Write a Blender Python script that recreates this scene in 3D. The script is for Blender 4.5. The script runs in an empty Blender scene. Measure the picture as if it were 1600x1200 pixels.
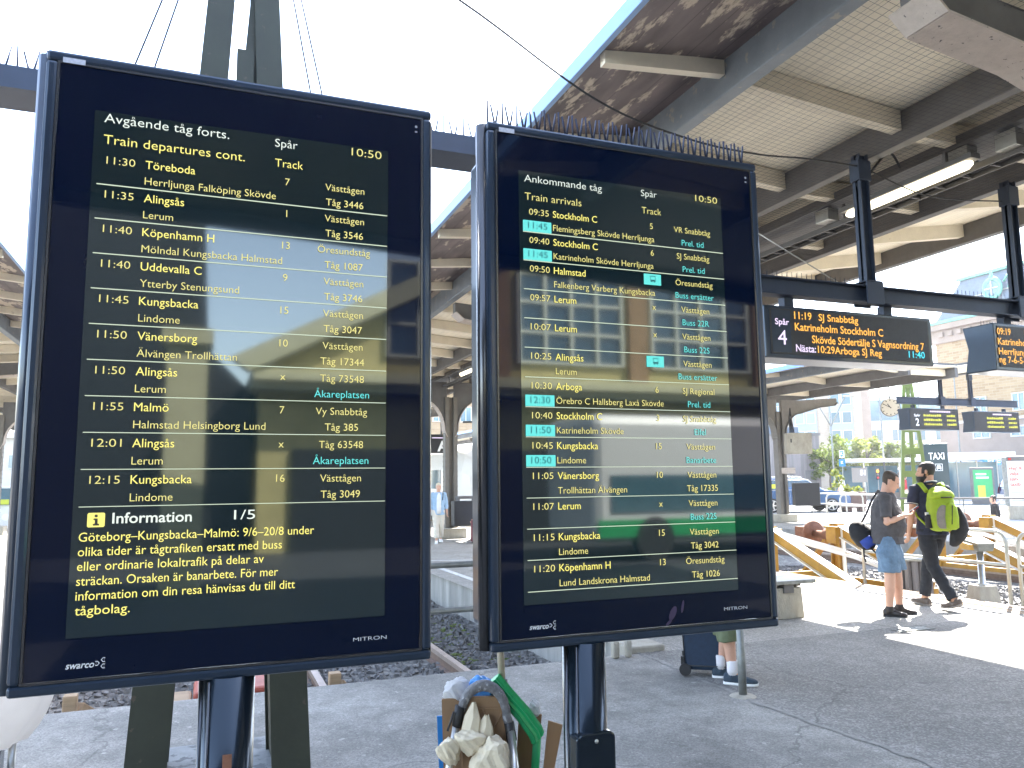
import bpy, bmesh, math, random
from mathutils import Vector, Matrix, Quaternion
from mathutils.bvhtree import BVHTree
random.seed(7)
D = bpy.data
SC = bpy.context.scene
COL = SC.collection
R = math.radians
PI = math.pi

# ------------------------------------------------------------------ camera
cam = D.cameras.new("camera"); cam.sensor_width = 36; cam.lens = 1232.5 / 1600 * 36
cam.clip_start = 0.05; cam.clip_end = 3000
cam_o = D.objects.new("camera", cam); COL.objects.link(cam_o)
YAW, PIT, ROL = 0.371585656, 0.122761112, -0.0115637621
_f = Vector((math.sin(YAW) * math.cos(PIT), math.cos(YAW) * math.cos(PIT), math.sin(PIT)))
_r = Vector((math.cos(YAW), -math.sin(YAW), 0)); _u = _r.cross(_f)
_r2 = _r * math.cos(ROL) + _u * math.sin(ROL); _u2 = _u * math.cos(ROL) - _r * math.sin(ROL)
_m = Matrix((_r2, _u2, -_f)).transposed().to_4x4(); _m.translation = (0, 0, 1.65)
cam_o.matrix_world = _m
SC.camera = cam_o

# ------------------------------------------------------------------ light
SUN = Vector((3.78, 2.6, 4.84)).normalized()
world = D.worlds.new("World"); SC.world = world; world.use_nodes = True
wn = world.node_tree.nodes; wn.clear()
sky = wn.new("ShaderNodeTexSky"); sky.sky_type = 'NISHITA'; sky.sun_disc = False
sky.sun_elevation = math.asin(SUN.z); sky.sun_rotation = math.atan2(SUN.x, SUN.y)
sky.altitude = 20; sky.air_density = 1.0; sky.dust_density = 0.8; sky.ozone_density = 1.0
bg = wn.new("ShaderNodeBackground"); bg.inputs[1].default_value = 0.15
wo = wn.new("ShaderNodeOutputWorld")
hsv = wn.new("ShaderNodeHueSaturation"); hsv.inputs['Saturation'].default_value = 0.78
world.node_tree.links.new(sky.outputs[0], hsv.inputs['Color']); world.node_tree.links.new(hsv.outputs[0], bg.inputs[0]); world.node_tree.links.new(bg.outputs[0], wo.inputs[0])
sl = D.lights.new("sun", 'SUN'); sl.energy = 4.0; sl.angle = R(0.5); sl.color = (1.0, 0.95, 0.87)
so = D.objects.new("sun", sl); COL.objects.link(so); so.location = (20, 16, 30)
so.rotation_euler = SUN.to_track_quat('Z', 'Y').to_euler()
SC.view_settings.view_transform = 'Standard'; SC.view_settings.look = 'None'
SC.view_settings.exposure = 3.1; SC.view_settings.gamma = 1.0
SC.cycles.max_bounces = 7; SC.cycles.diffuse_bounces = 4; SC.cycles.glossy_bounces = 3
SC.cycles.caustics_reflective = False; SC.cycles.caustics_refractive = False
SC.cycles.use_denoising = True
SC.cycles.sample_clamp_indirect = 4

# ------------------------------------------------------------------ materials
def new_mat(name):
    m = D.materials.new(name); m.use_nodes = True
    return m, m.node_tree, m.node_tree.nodes["Principled BSDF"]

def mat(name, col, rough=0.6, metal=0.0, var=0.0, scale=6.0, bump=0.0, bscale=None, spec=None, col2=None,
        patch=None, stretch=(1, 1, 1), coat=0.0, detail=6, ior=None):
    """procedural surface: base colour, noise variation (var), second colour in patches (patch=(lo,hi,scale)), bump"""
    m, nt, b = new_mat(name)
    N, L = nt.nodes, nt.links
    b.inputs["Roughness"].default_value = rough; b.inputs["Metallic"].default_value = metal
    if spec is not None: b.inputs["Specular IOR Level"].default_value = spec
    if ior: b.inputs["IOR"].default_value = ior
    if coat: b.inputs["Coat Weight"].default_value = coat; b.inputs["Coat Roughness"].default_value = 0.08
    b.inputs["Base Color"].default_value = (*col, 1)
    if var or bump or col2:
        tc = N.new("ShaderNodeTexCoord"); mp = N.new("ShaderNodeMapping"); mp.inputs["Scale"].default_value = stretch
        L.new(tc.outputs["Object"], mp.inputs[0])
        out = None
        if var:
            n = N.new("ShaderNodeTexNoise"); n.inputs["Scale"].default_value = scale; n.inputs["Detail"].default_value = detail
            n.inputs["Roughness"].default_value = 0.65
            L.new(mp.outputs[0], n.inputs["Vector"])
            cr = N.new("ShaderNodeValToRGB")
            cr.color_ramp.elements[0].position = 0.3; cr.color_ramp.elements[1].position = 0.72
            cr.color_ramp.elements[0].color = (*[c * (1 - var) for c in col], 1)
            cr.color_ramp.elements[1].color = (*[min(1, c * (1 + var)) for c in col], 1)
            L.new(n.outputs[0], cr.inputs[0]); out = cr.outputs[0]
        if col2:
            lo, hi, ps = patch or (0.5, 0.56, 3.0)
            n2 = N.new("ShaderNodeTexNoise"); n2.inputs["Scale"].default_value = ps; n2.inputs["Detail"].default_value = 9
            n2.inputs["Roughness"].default_value = 0.62
            L.new(mp.outputs[0], n2.inputs["Vector"])
            mr = N.new("ShaderNodeMapRange"); mr.inputs[1].default_value = lo; mr.inputs[2].default_value = hi
            L.new(n2.outputs[0], mr.inputs[0])
            mx = N.new("ShaderNodeMix"); mx.data_type = 'RGBA'
            L.new(mr.outputs[0], mx.inputs[0])
            if out: L.new(out, mx.inputs[6])
            else: mx.inputs[6].default_value = (*col, 1)
            mx.inputs[7].default_value = (*col2, 1); out = mx.outputs[2]
        if out: L.new(out, b.inputs["Base Color"])
        if bump:
            n3 = N.new("ShaderNodeTexNoise"); n3.inputs["Scale"].default_value = bscale or scale * 4; n3.inputs["Detail"].default_value = 5
            L.new(mp.outputs[0], n3.inputs["Vector"])
            bp = N.new("ShaderNodeBump"); bp.inputs["Strength"].default_value = bump; bp.inputs["Distance"].default_value = 0.02
            L.new(n3.outputs[0], bp.inputs["Height"]); L.new(bp.outputs[0], b.inputs["Normal"])
    return m

def emit(name, col, strength):
    m, nt, b = new_mat(name)
    b.inputs["Base Color"].default_value = (0.02, 0.02, 0.02, 1)
    b.inputs["Emission Color"].default_value = (*col, 1); b.inputs["Emission Strength"].default_value = strength * 0.5
    return m

def brick_mat(name, c1, c2, mortar, scale=1.0, row=0.09, bw=0.28):
    m, nt, b = new_mat(name); N, L = nt.nodes, nt.links
    tc = N.new("ShaderNodeTexCoord"); sp = N.new("ShaderNodeSeparateXYZ"); cb = N.new("ShaderNodeCombineXYZ"); ad = N.new("ShaderNodeMath")
    L.new(tc.outputs["Object"], sp.inputs[0]); L.new(sp.outputs[0], ad.inputs[0]); L.new(sp.outputs[1], ad.inputs[1])
    L.new(ad.outputs[0], cb.inputs[0]); L.new(sp.outputs[2], cb.inputs[1])
    br = N.new("ShaderNodeTexBrick"); br.inputs["Color1"].default_value = (*c1, 1); br.inputs["Color2"].default_value = (*c2, 1)
    br.inputs["Mortar"].default_value = (*mortar, 1); br.inputs["Scale"].default_value = scale
    br.inputs["Mortar Size"].default_value = 0.012; br.inputs["Row Height"].default_value = row; br.inputs["Brick Width"].default_value = bw
    L.new(cb.outputs[0], br.inputs["Vector"]); L.new(br.outputs[0], b.inputs["Base Color"]); b.inputs["Roughness"].default_value = 0.85
    return m

def plank_mat(name, col, col2, axis=0, width=0.14, rough=0.7, var=0.12, patch=(0.52, 0.58, 2.2), pcol=None, stretch=(1, 1, 1)):
    """boards with dark joints along one axis, colour drift per surface, optional flaking patches"""
    m, nt, b = new_mat(name); N, L = nt.nodes, nt.links
    tc = N.new("ShaderNodeTexCoord"); sp = N.new("ShaderNodeSeparateXYZ"); L.new(tc.outputs["Object"], sp.inputs[0])
    dv = N.new("ShaderNodeMath"); dv.operation = 'DIVIDE'; dv.inputs[1].default_value = width; L.new(sp.outputs[axis], dv.inputs[0])
    fr = N.new("ShaderNodeMath"); fr.operation = 'FRACT'; L.new(dv.outputs[0], fr.inputs[0])
    cr = N.new("ShaderNodeValToRGB"); e = cr.color_ramp.elements
    e[0].position = 0.0; e[0].color = (*[c * 0.35 for c in col], 1); e[1].position = 0.05; e[1].color = (*col, 1)
    L.new(fr.outputs[0], cr.inputs[0])
    n = N.new("ShaderNodeTexNoise"); n.inputs["Scale"].default_value = 2.5; n.inputs["Detail"].default_value = 8
    mp = N.new("ShaderNodeMapping"); mp.inputs["Scale"].default_value = stretch
    L.new(tc.outputs["Object"], mp.inputs[0]); L.new(mp.outputs[0], n.inputs["Vector"])
    mr = N.new("ShaderNodeMapRange"); mr.inputs[3].default_value = 1 - var; mr.inputs[4].default_value = 1 + var
    mr.inputs[1].default_value = 0.3; mr.inputs[2].default_value = 0.7; L.new(n.outputs[0], mr.inputs[0])
    mu = N.new("ShaderNodeMix"); mu.data_type = 'RGBA'; mu.blend_type = 'MULTIPLY'; mu.inputs[0].default_value = 1
    L.new(cr.outputs[0], mu.inputs[6]); L.new(mr.outputs[0], mu.inputs[7]); out = mu.outputs[2]
    if pcol:
        n2 = N.new("ShaderNodeTexNoise"); n2.inputs["Scale"].default_value = patch[2]; n2.inputs["Detail"].default_value = 10; n2.inputs["Roughness"].default_value = 0.66
        L.new(mp.outputs[0], n2.inputs["Vector"])
        m2 = N.new("ShaderNodeMapRange"); m2.inputs[1].default_value = patch[0]; m2.inputs[2].default_value = patch[1]; L.new(n2.outputs[0], m2.inputs[0])
        mx = N.new("ShaderNodeMix"); mx.data_type = 'RGBA'; L.new(m2.outputs[0], mx.inputs[0]); L.new(out, mx.inputs[6])
        mx.inputs[7].default_value = (*pcol, 1); out = mx.outputs[2]
    L.new(out, b.inputs["Base Color"]); b.inputs["Roughness"].default_value = rough
    return m

def ground_mat(name, base, agg, scale, stain, bump=0.25, rough=0.85):
    """asphalt / concrete: fine aggregate speckle, broad drift, dark stains and pale worn spots"""
    m, nt, b = new_mat(name); N, L = nt.nodes, nt.links
    tc = N.new("ShaderNodeTexCoord")
    def noise(s, d, r=0.6):
        n = N.new("ShaderNodeTexNoise"); n.inputs["Scale"].default_value = s; n.inputs["Detail"].default_value = d
        n.inputs["Roughness"].default_value = r; L.new(tc.outputs["Object"], n.inputs["Vector"]); return n
    def rng(o, a, c, lo, hi):
        q = N.new("ShaderNodeMapRange"); q.inputs[1].default_value = a; q.inputs[2].default_value = c
        q.inputs[3].default_value = lo; q.inputs[4].default_value = hi; L.new(o, q.inputs[0]); return q.outputs[0]
    v = N.new("ShaderNodeTexVoronoi"); v.inputs["Scale"].default_value = scale; L.new(tc.outputs["Object"], v.inputs["Vector"])
    cr = N.new("ShaderNodeValToRGB"); e = cr.color_ramp.elements
    e[0].color = (*[c * 0.74 for c in base], 1); e[1].color = (*agg, 1); e[0].position = 0.1; e[1].position = 0.98
    e2 = cr.color_ramp.elements.new(0.6); e2.color = (*base, 1)
    sp = N.new("ShaderNodeSeparateColor"); L.new(v.outputs["Color"], sp.inputs[0]); L.new(sp.outputs[0], cr.inputs[0])
    a = noise(0.9, 8); bq = noise(4.5, 8, 0.7)
    mul = N.new("ShaderNodeMath"); mul.operation = 'MULTIPLY'
    L.new(rng(a.outputs[0], 0.3, 0.7, 1 - stain, 1 + stain), mul.inputs[0]); L.new(rng(bq.outputs[0], 0.3, 0.7, 1 - stain * .7, 1 + stain * .7), mul.inputs[1])
    mx = N.new("ShaderNodeMix"); mx.data_type = 'RGBA'; mx.blend_type = 'MULTIPLY'; mx.inputs[0].default_value = 1
    L.new(cr.outputs[0], mx.inputs[6]); L.new(mul.outputs[0], mx.inputs[7])
    w = noise(13, 4, 0.55); mx2 = N.new("ShaderNodeMix"); mx2.data_type = 'RGBA'
    L.new(rng(w.outputs[0], 0.64, 0.68, 0, 0.55), mx2.inputs[0]); L.new(mx.outputs[2], mx2.inputs[6]); mx2.inputs[7].default_value = (*[min(1, c * 2.0) for c in base], 1)
    g = N.new("ShaderNodeTexVoronoi"); g.inputs["Scale"].default_value = 2.6; L.new(tc.outputs["Object"], g.inputs["Vector"])
    mx3 = N.new("ShaderNodeMix"); mx3.data_type = 'RGBA'; L.new(rng(g.outputs["Distance"], 0.035, 0.05, 0.6, 0), mx3.inputs[0])
    L.new(mx2.outputs[2], mx3.inputs[6]); mx3.inputs[7].default_value = (*[c * 1.9 for c in base], 1)
    s2 = noise(1.7, 10, 0.75); mx4 = N.new("ShaderNodeMix"); mx4.data_type = 'RGBA'; L.new(rng(s2.outputs[0], 0.60, 0.68, 0, 0.55), mx4.inputs[0])
    L.new(mx3.outputs[2], mx4.inputs[6]); mx4.inputs[7].default_value = (*[c * 0.6 for c in base], 1)
    wv = noise(1.3, 6); mad = N.new("ShaderNodeVectorMath"); mad.operation = 'MULTIPLY_ADD'; mad.inputs[1].default_value = (0.9, 0.9, 0)
    L.new(wv.outputs["Color"], mad.inputs[0]); L.new(tc.outputs["Object"], mad.inputs[2])
    ck = N.new("ShaderNodeTexVoronoi"); ck.feature = 'DISTANCE_TO_EDGE'; ck.inputs["Scale"].default_value = 0.33; L.new(mad.outputs[0], ck.inputs["Vector"])
    mx5 = N.new("ShaderNodeMix"); mx5.data_type = 'RGBA'; L.new(rng(ck.outputs["Distance"], 0.0015, 0.005, 0.55, 0), mx5.inputs[0])
    L.new(mx4.outputs[2], mx5.inputs[6]); mx5.inputs[7].default_value = (*[c * 0.35 for c in base], 1)
    L.new(mx5.outputs[2], b.inputs["Base Color"]); b.inputs["Roughness"].default_value = rough
    bp = N.new("ShaderNodeBump"); bp.inputs["Strength"].default_value = bump; bp.inputs["Distance"].default_value = 0.01
    L.new(v.outputs["Distance"], bp.inputs["Height"]); L.new(bp.outputs[0], b.inputs["Normal"])
    return m

M = {}
M['apron'] = ground_mat('worn_concrete_apron', (0.215, 0.205, 0.184), (0.265, 0.253, 0.23), 110, 0.36)
M['dark_floor'] = ground_mat('darkened_hall_paving', (0.045, 0.048, 0.055), (0.07, 0.07, 0.075), 60, 0.2, 0.1, 0.6)  # floor behind the camera, darkened so the boards mirror a shaded hall
M['plinth_paint'] = mat('flaking_grey_plinth_paint', (0.26, 0.27, 0.27), 0.8, var=0.2, scale=6, col2=(0.13, 0.135, 0.14), patch=(0.5, 0.53, 9), bump=.3)
M['asphalt'] = ground_mat('coarse_asphalt', (0.17, 0.162, 0.147), (0.26, 0.25, 0.23), 80, 0.24, 0.35)
M['pale_asphalt'] = ground_mat('sunlit_pale_asphalt', (0.265, 0.25, 0.222), (0.36, 0.345, 0.31), 75, 0.15, 0.3)  # asphalt copy made paler so the sunlit platform looks bright and bounces light
M['gravel'] = ground_mat('ballast_gravel', (0.11, 0.105, 0.095), (0.24, 0.23, 0.21), 18, 0.35, 1.0)
M['street'] = ground_mat('street_asphalt', (0.3, 0.3, 0.3), (0.38, 0.38, 0.38), 30, 0.15)
M['stone'] = mat('ballast_stone', (0.145, 0.14, 0.135), 0.85, var=0.5, scale=9)
M['moss'] = mat('moss', (0.10, 0.13, 0.03), 0.95, var=0.4, scale=30, bump=0.6)
M['tactile'] = mat('pebbled_edge_strip', (0.17, 0.12, 0.07), 0.85, var=0.35, scale=45, bump=0.5, bscale=60)
M['white_line'] = mat('worn_white_paint', (0.62, 0.62, 0.6), 0.8, var=0.2, scale=8, col2=(0.2, 0.2, 0.2), patch=(0.58, 0.64, 14))
M['wall'] = mat('streaked_concrete', (0.27, 0.265, 0.245), 0.85, var=0.4, scale=2.2, stretch=(1.2, 1.2, 0.25), bump=0.25, bscale=30, col2=(0.17, 0.17, 0.16), patch=(0.52, 0.7, 1.5))
M['concrete'] = mat('concrete', (0.36, 0.33, 0.27), 0.85, var=0.22, scale=7, bump=0.3, bscale=60, stretch=(1, 1, .5))
M['navy_metal'] = mat('dark_blue_coated_metal', (0.018, 0.032, 0.056), 0.28, 0.35, var=0.1, scale=5, coat=0.35)
M['navy_pole'] = mat('dark_blue_steel', (0.014, 0.024, 0.036), 0.22, 0.6, var=0.15, scale=3, coat=0.3, stretch=(1, 1, .3))
M['edge_trim'] = mat('brushed_frame_edge', (0.10, 0.10, 0.105), 0.25, 0.85, var=0.1, scale=20, stretch=(1, 1, .1))
M['glass_front'] = mat('black_front_glass', (0.0012, 0.0045, 0.017), 0.035, 0, spec=0.34, col2=(0.010, 0.012, 0.022), patch=(0.66, 0.76, 11))
M['screen'] = mat('display_panel', (0.003, 0.007, 0.011), 0.04, 0, ior=1.95, spec=0.5, col2=(0.005, 0.008, 0.010), patch=(0.62, 0.78, 9))
_b = M['screen'].node_tree.nodes['Principled BSDF']; _b.inputs['Specular Tint'].default_value = (0.95, 1.0, 0.96, 1)
_b.inputs['Emission Color'].default_value = (0.15, 0.5, 0.55, 1); _b.inputs['Emission Strength'].default_value = 0.0018
M['txt_y'] = emit('yellow_text_glow', (0.95, 0.86, 0.27), 0.235)
M['txt_yb'] = emit('bright_yellow_text_glow', (1.0, 0.90, 0.20), 0.27)
M['txt_w'] = emit('white_text_glow', (0.86, 0.95, 0.86), 0.25)
M['txt_c'] = emit('cyan_text_glow', (0.13, 0.85, 0.80), 0.235)
M['txt_line'] = emit('row_line_glow', (0.75, 0.88, 0.66), 0.21)
M['led_o'] = emit('orange_led_glow', (1.0, 0.47, 0.06), 0.36)
M['led_w'] = emit('lilac_led_glow', (0.85, 0.72, 1.0), 0.33)
M['led_c'] = emit('cyan_led_glow', (0.05, 0.7, 0.85), 0.33)
M['led_yg'] = emit('green_yellow_led_glow', (0.75, 0.75, 0.05), 0.30)
M['dark_txt'] = mat('dim_text', (0.02, 0.15, 0.15), 0.6)
M['smear'] = mat('violet_smear', (0.035, 0.02, 0.06), 0.5)
M['logo'] = mat('silver_print', (0.62, 0.62, 0.62), 0.5)
M['sticker'] = mat('grey_sticker', (0.45, 0.46, 0.52), 0.6, var=0.2, scale=90)
M['spike'] = mat('dark_wire', (0.03, 0.035, 0.06), 0.4, 0.6, var=0.2, scale=30)
M['olive'] = mat('olive_green_paint', (0.028, 0.032, 0.021), 0.55, 0.1, var=0.2, scale=4, bump=0.1, col2=(0.07, 0.055, 0.04), patch=(0.62, 0.66, 14))
M['beam_dark'] = mat('charcoal_girder_paint', (0.125, 0.12, 0.118), 0.6, 0.1, var=0.2, scale=3, col2=(0.13, 0.12, 0.11), patch=(0.6, 0.66, 8))
M['beam_navy'] = mat('blue_black_beam_paint', (0.032, 0.045, 0.075), 0.5, 0.2, var=0.15, scale=4)
M['beam_grey'] = mat('blue_grey_girder_paint', (0.20, 0.23, 0.26), 0.55, 0.05, var=0.15, scale=4, col2=(0.33, 0.31, 0.27), patch=(0.6, 0.66, 9))
M['cream'] = mat('cream_paint', (0.76, 0.69, 0.56), 0.7, var=0.08, scale=5, col2=(0.48, 0.40, 0.31), patch=(0.62, 0.75, 5))
M['cream_boards'] = plank_mat('cream_boards', (0.88, 0.81, 0.67), None, axis=0, width=0.12, var=0.1, stretch=(1, .3, 1))
M['soffit'] = plank_mat('weathered_soffit_boards', (0.145, 0.115, 0.112), None, axis=0, width=0.28, var=0.4, pcol=(0.50, 0.42, 0.33), patch=(0.53, 0.575, 2.2), stretch=(1.8, .6, 1))
M['roof_top'] = mat('roof_felt', (0.12, 0.12, 0.12), 0.9, var=0.2, scale=4)
M['fascia'] = mat('pale_blue_fascia_paint', (0.22, 0.36, 0.60), 0.5, var=0.08, scale=3)
M['plaster'] = mat('pitted_plaster', (0.50, 0.43, 0.38), 0.85, var=0.12, scale=9, bump=0.35, bscale=40, col2=(0.05, 0.045, 0.05), patch=(0.64, 0.67, 22))
M['col_grey'] = mat('warm_grey_column_paint', (0.17, 0.155, 0.135), 0.6, 0.05, var=0.15, scale=5)
M['tube'] = emit('fluorescent_tube', (1.0, 0.88, 0.62), 1.6)
M['black'] = mat('black_plastic', (0.02, 0.02, 0.022), 0.5, var=0.2, scale=20)
M['cable'] = mat('black_cable', (0.012, 0.012, 0.014), 0.6)
M['steel'] = mat('galvanised_steel', (0.42, 0.42, 0.40), 0.38, 0.8, var=0.18, scale=8)
M['pipe'] = mat('weathered_pipe', (0.22, 0.23, 0.22), 0.5, 0.5, var=0.25, scale=12)
M['rail'] = mat('rusty_rail', (0.19, 0.13, 0.10), 0.6, 0.35, var=0.3, scale=10)
M['railtop'] = mat('worn_rail_head', (0.36, 0.29, 0.25), 0.45, 0.5, var=0.2, scale=10)
M['sleeper'] = mat('sleeper_timber', (0.11, 0.09, 0.07), 0.9, var=0.35, scale=4, stretch=(.4, 3, 1))
M['yellow'] = mat('buffer_yellow_paint', (0.36, 0.19, 0.018), 0.55, var=0.18, scale=6, col2=(0.25, 0.13, 0.06), patch=(0.6, 0.68, 7))
M['rust'] = mat('rust', (0.19, 0.085, 0.05), 0.75, 0.2, var=0.35, scale=12)
M['buffer_dark'] = mat('greasy_buffer_steel', (0.06, 0.055, 0.055), 0.5, 0.5, var=0.3, scale=9)
M['sunlit_white_paint'] = mat('sunlit_white_paint', (0.78, 0.77, 0.73), 0.5, var=0.06, scale=6)  # sunlight on the buffer stop flanges and bars, put into the colour
M['red_paint'] = mat('faded_red_paint', (0.30, 0.055, 0.03), 0.6, var=0.25, scale=8)
M['timber'] = mat('pale_timber', (0.32, 0.22, 0.13), 0.8, var=0.25, scale=6, stretch=(.3, 3, 3))
M['skin'] = mat('skin', (0.60, 0.34, 0.24), 0.5, var=0.08, scale=12)
M['skin_tan'] = mat('tanned_skin', (0.45, 0.24, 0.15), 0.5, var=0.08, scale=12)
M['lip'] = mat('lips', (0.42, 0.16, 0.13), 0.5)
M['eye'] = mat('dark_eyes', (0.03, 0.02, 0.02), 0.2)
M['hair_brown'] = mat('brown_hair', (0.055, 0.035, 0.022), 0.6, var=0.4, scale=40, stretch=(1, 1, .3), bump=.5)
M['hair_black'] = mat('black_hair', (0.015, 0.012, 0.011), 0.55, var=0.4, scale=40, bump=.5)
M['hair_white'] = mat('white_blond_hair', (0.62, 0.54, 0.42), 0.6, var=0.2, scale=30, bump=.5)
M['shirt_grey'] = mat('charcoal_knit', (0.08, 0.074, 0.078), 0.9, var=0.2, scale=14, bump=0.15, bscale=14)
M['polo_navy'] = mat('navy_polo_knit', (0.022, 0.026, 0.05), 0.9, var=0.2, scale=14, bump=0.15, bscale=14)
M['denim'] = mat('washed_denim', (0.13, 0.205, 0.30), 0.85, var=0.3, scale=9, bump=0.25, bscale=16)
M['trousers_black'] = mat('black_trousers', (0.012, 0.014, 0.02), 0.85, var=0.3, scale=12, bump=0.2, bscale=12)
M['leather'] = mat('dark_leather', (0.022, 0.015, 0.013), 0.5, var=0.3, scale=18)
M['shoe_brown'] = mat('brown_grey_shoe', (0.075, 0.055, 0.045), 0.6, var=0.2, scale=18)
M['lime'] = mat('lime_fabric', (0.27, 0.37, 0.015), 0.7, var=0.1, scale=10, bump=0.2, bscale=18)
M['grey_fabric'] = mat('grey_fabric', (0.22, 0.20, 0.18), 0.85, var=0.15, scale=18)
M['black_fabric'] = mat('black_fabric', (0.013, 0.013, 0.016), 0.8, var=0.3, scale=14, bump=0.25, bscale=14)
M['blue_fabric'] = mat('blue_fabric', (0.02, 0.05, 0.28), 0.7, var=0.2, scale=14)
M['navy_case'] = mat('navy_suitcase_fabric', (0.012, 0.028, 0.058), 0.65, var=0.2, scale=30)
M['maroon_case'] = mat('maroon_suitcase', (0.12, 0.015, 0.03), 0.45, var=0.2, scale=10)
M['khaki'] = mat('khaki_green_cotton', (0.13, 0.155, 0.085), 0.85, var=0.18, scale=9, bump=0.2, bscale=14)
M['sock'] = mat('white_sock', (0.72, 0.70, 0.72), 0.9, bump=0.2, bscale=60, var=.05)
M['trainer'] = mat('slate_blue_trainer_mesh', (0.03, 0.05, 0.072), 0.75, var=0.2, scale=60)
M['white_sole'] = mat('white_sole', (0.75, 0.75, 0.73), 0.6)
M['white_cloth'] = mat('white_cotton', (0.76, 0.76, 0.75), 0.9, var=0.05, scale=6)
M['beige_cloth'] = mat('off_white_trousers', (0.66, 0.61, 0.52), 0.9, var=0.08, scale=6)
M['pale_denim'] = mat('pale_blue_denim', (0.33, 0.47, 0.63), 0.9, var=0.12, scale=8)
M['blue_shirt'] = mat('blue_shirt_cotton', (0.16, 0.26, 0.60), 0.9, var=0.12, scale=8)
M['red_cloth'] = mat('red_cloth', (0.40, 0.03, 0.04), 0.9)
M['grey_cloth'] = mat('grey_violet_cloth', (0.30, 0.27, 0.31), 0.9)
M['cardboard'] = mat('cardboard', (0.27, 0.165, 0.09), 0.85, var=0.12, scale=5, stretch=(1, 1, .2))
M['bag_cream'] = mat('cream_paper_bag', (0.62, 0.54, 0.40), 0.75, var=0.08, scale=6)
M['bag_white'] = mat('white_plastic_bag', (0.92, 0.90, 0.92), 0.35, var=0.04, scale=6)
M['bag_blue'] = mat('blue_plastic_bag', (0.06, 0.25, 0.62), 0.35, var=0.3, scale=9)
M['blue_board'] = mat('bright_blue_plastic', (0.02, 0.22, 0.62), 0.45)
M['green_plastic'] = mat('green_ribbed_plastic', (0.01, 0.36, 0.12), 0.4, var=0.15, scale=8)
M['foam'] = mat('grey_handle_foam', (0.17, 0.17, 0.18), 0.9, var=0.35, scale=50, bump=0.4, bscale=80, col2=(0.36, 0.36, 0.37), patch=(.58, .62, 40))
M['aluminium'] = mat('aluminium', (0.55, 0.54, 0.52), 0.35, 0.85, var=0.1, scale=10)
M['broom'] = mat('pale_wood_pole', (0.55, 0.47, 0.37), 0.6, var=0.12, scale=12)
def leaf_mat(name, col, tr):
    m = mat(name, col, 0.6, var=0.45, scale=0.9); N, L = m.node_tree.nodes, m.node_tree.links
    b = N["Principled BSDF"]; t = N.new("ShaderNodeBsdfTranslucent"); t.inputs[0].default_value = (*tr, 1)
    x = N.new("ShaderNodeMixShader"); x.inputs[0].default_value = 0.5
    L.new(b.outputs[0], x.inputs[1]); L.new(t.outputs[0], x.inputs[2]); L.new(x.outputs[0], N["Material Output"].inputs[0])
    return m
M['bag_white'] = leaf_mat('white_plastic_bag', (0.82, 0.80, 0.81), (0.62, 0.62, 0.63))
M['leaf'] = leaf_mat('leaf', (0.09, 0.13, 0.03), (0.13, 0.17, 0.03)); M['leaf_lime'] = leaf_mat('yellow_green_leaf', (0.13, 0.17, 0.04), (0.22, 0.25, 0.04))
M['bay_blue'] = mat('blue_grey_cladding', (0.24, 0.31, 0.38), 0.6, var=.1, scale=.5)  # bay colour lightened to include the veil of lens glare
M['bark'] = mat('bark', (0.10, 0.08, 0.06), 0.9, var=0.3, scale=8)
M['pale_stone'] = mat('pale_stone_facade', (0.46, 0.445, 0.41), 0.8, var=0.08, scale=0.6)
M['tan_facade'] = mat('tan_facade', (0.42, 0.32, 0.24), 0.8, var=0.08, scale=0.6)
M['beige_facade'] = brick_mat('pale_brick_facade', (0.37, 0.31, 0.24), (0.33, 0.27, 0.21), (0.37, 0.33, 0.28), 1.0, 0.3, 0.9)
M['post_brick'] = brick_mat('yellow_brown_brick', (0.33, 0.235, 0.13), (0.25, 0.165, 0.085), (0.33, 0.27, 0.19), 1.0, 0.22, 0.62)
M['base_stone'] = mat('pink_grey_stone', (0.27, 0.21, 0.17), 0.8, var=0.1, scale=0.9)
M['win_glass'] = mat('window_glass', (0.08, 0.16, 0.20), 0.08, 0, spec=0.8, var=0.3, scale=0.3)
M['slate'] = mat('slate_roof', (0.12, 0.15, 0.19), 0.6, var=0.15, scale=1.5)
M['copper'] = mat('verdigris_copper', (0.16, 0.42, 0.34), 0.7, var=0.15, scale=3)
M['wood_grey'] = mat('silvered_timber_cladding', (0.2, 0.18, 0.175), 0.85, var=0.3, scale=1.2, stretch=(4, 4, .15))
M['lattice'] = mat('moss_green_paint', (0.10, 0.14, 0.022), 0.6, var=0.15, scale=3)
M['totem'] = mat('dark_teal_totem', (0.012, 0.035, 0.045), 0.35, var=0.1, scale=2)
M['bus_blue'] = mat('bright_blue_bus_paint', (0.02, 0.24, 0.62), 0.35, coat=.5)
M['poster_green'] = mat('poster_green', (0.02, 0.32, 0.10), 0.4)
M['poster_paper'] = mat('poster_paper', (0.68, 0.66, 0.62), 0.6)
M['poster_red'] = mat('poster_red_print', (0.50, 0.07, 0.05), 0.6)
M['print_white'] = mat('white_print', (0.8, 0.8, 0.8), 0.5)
M['print_grey'] = mat('grey_print', (0.3, 0.3, 0.3), 0.5)
M['car_navy'] = mat('dark_blue_car_paint', (0.015, 0.035, 0.10), 0.25, 0.2, coat=0.8)
M['car_blue'] = mat('mid_blue_car_paint', (0.03, 0.09, 0.22), 0.25, 0.2, coat=0.8)
M['car_glass'] = mat('car_window_glass', (0.03, 0.06, 0.09), 0.06, 0, spec=0.8)
M['tyre'] = mat('tyre_rubber', (0.02, 0.02, 0.02), 0.8)
M['tail_red'] = mat('tail_light_red', (0.45, 0.02, 0.02), 0.25)
M['pot'] = mat('brown_planter', (0.12, 0.075, 0.065), 0.6, var=0.15, scale=3)
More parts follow.
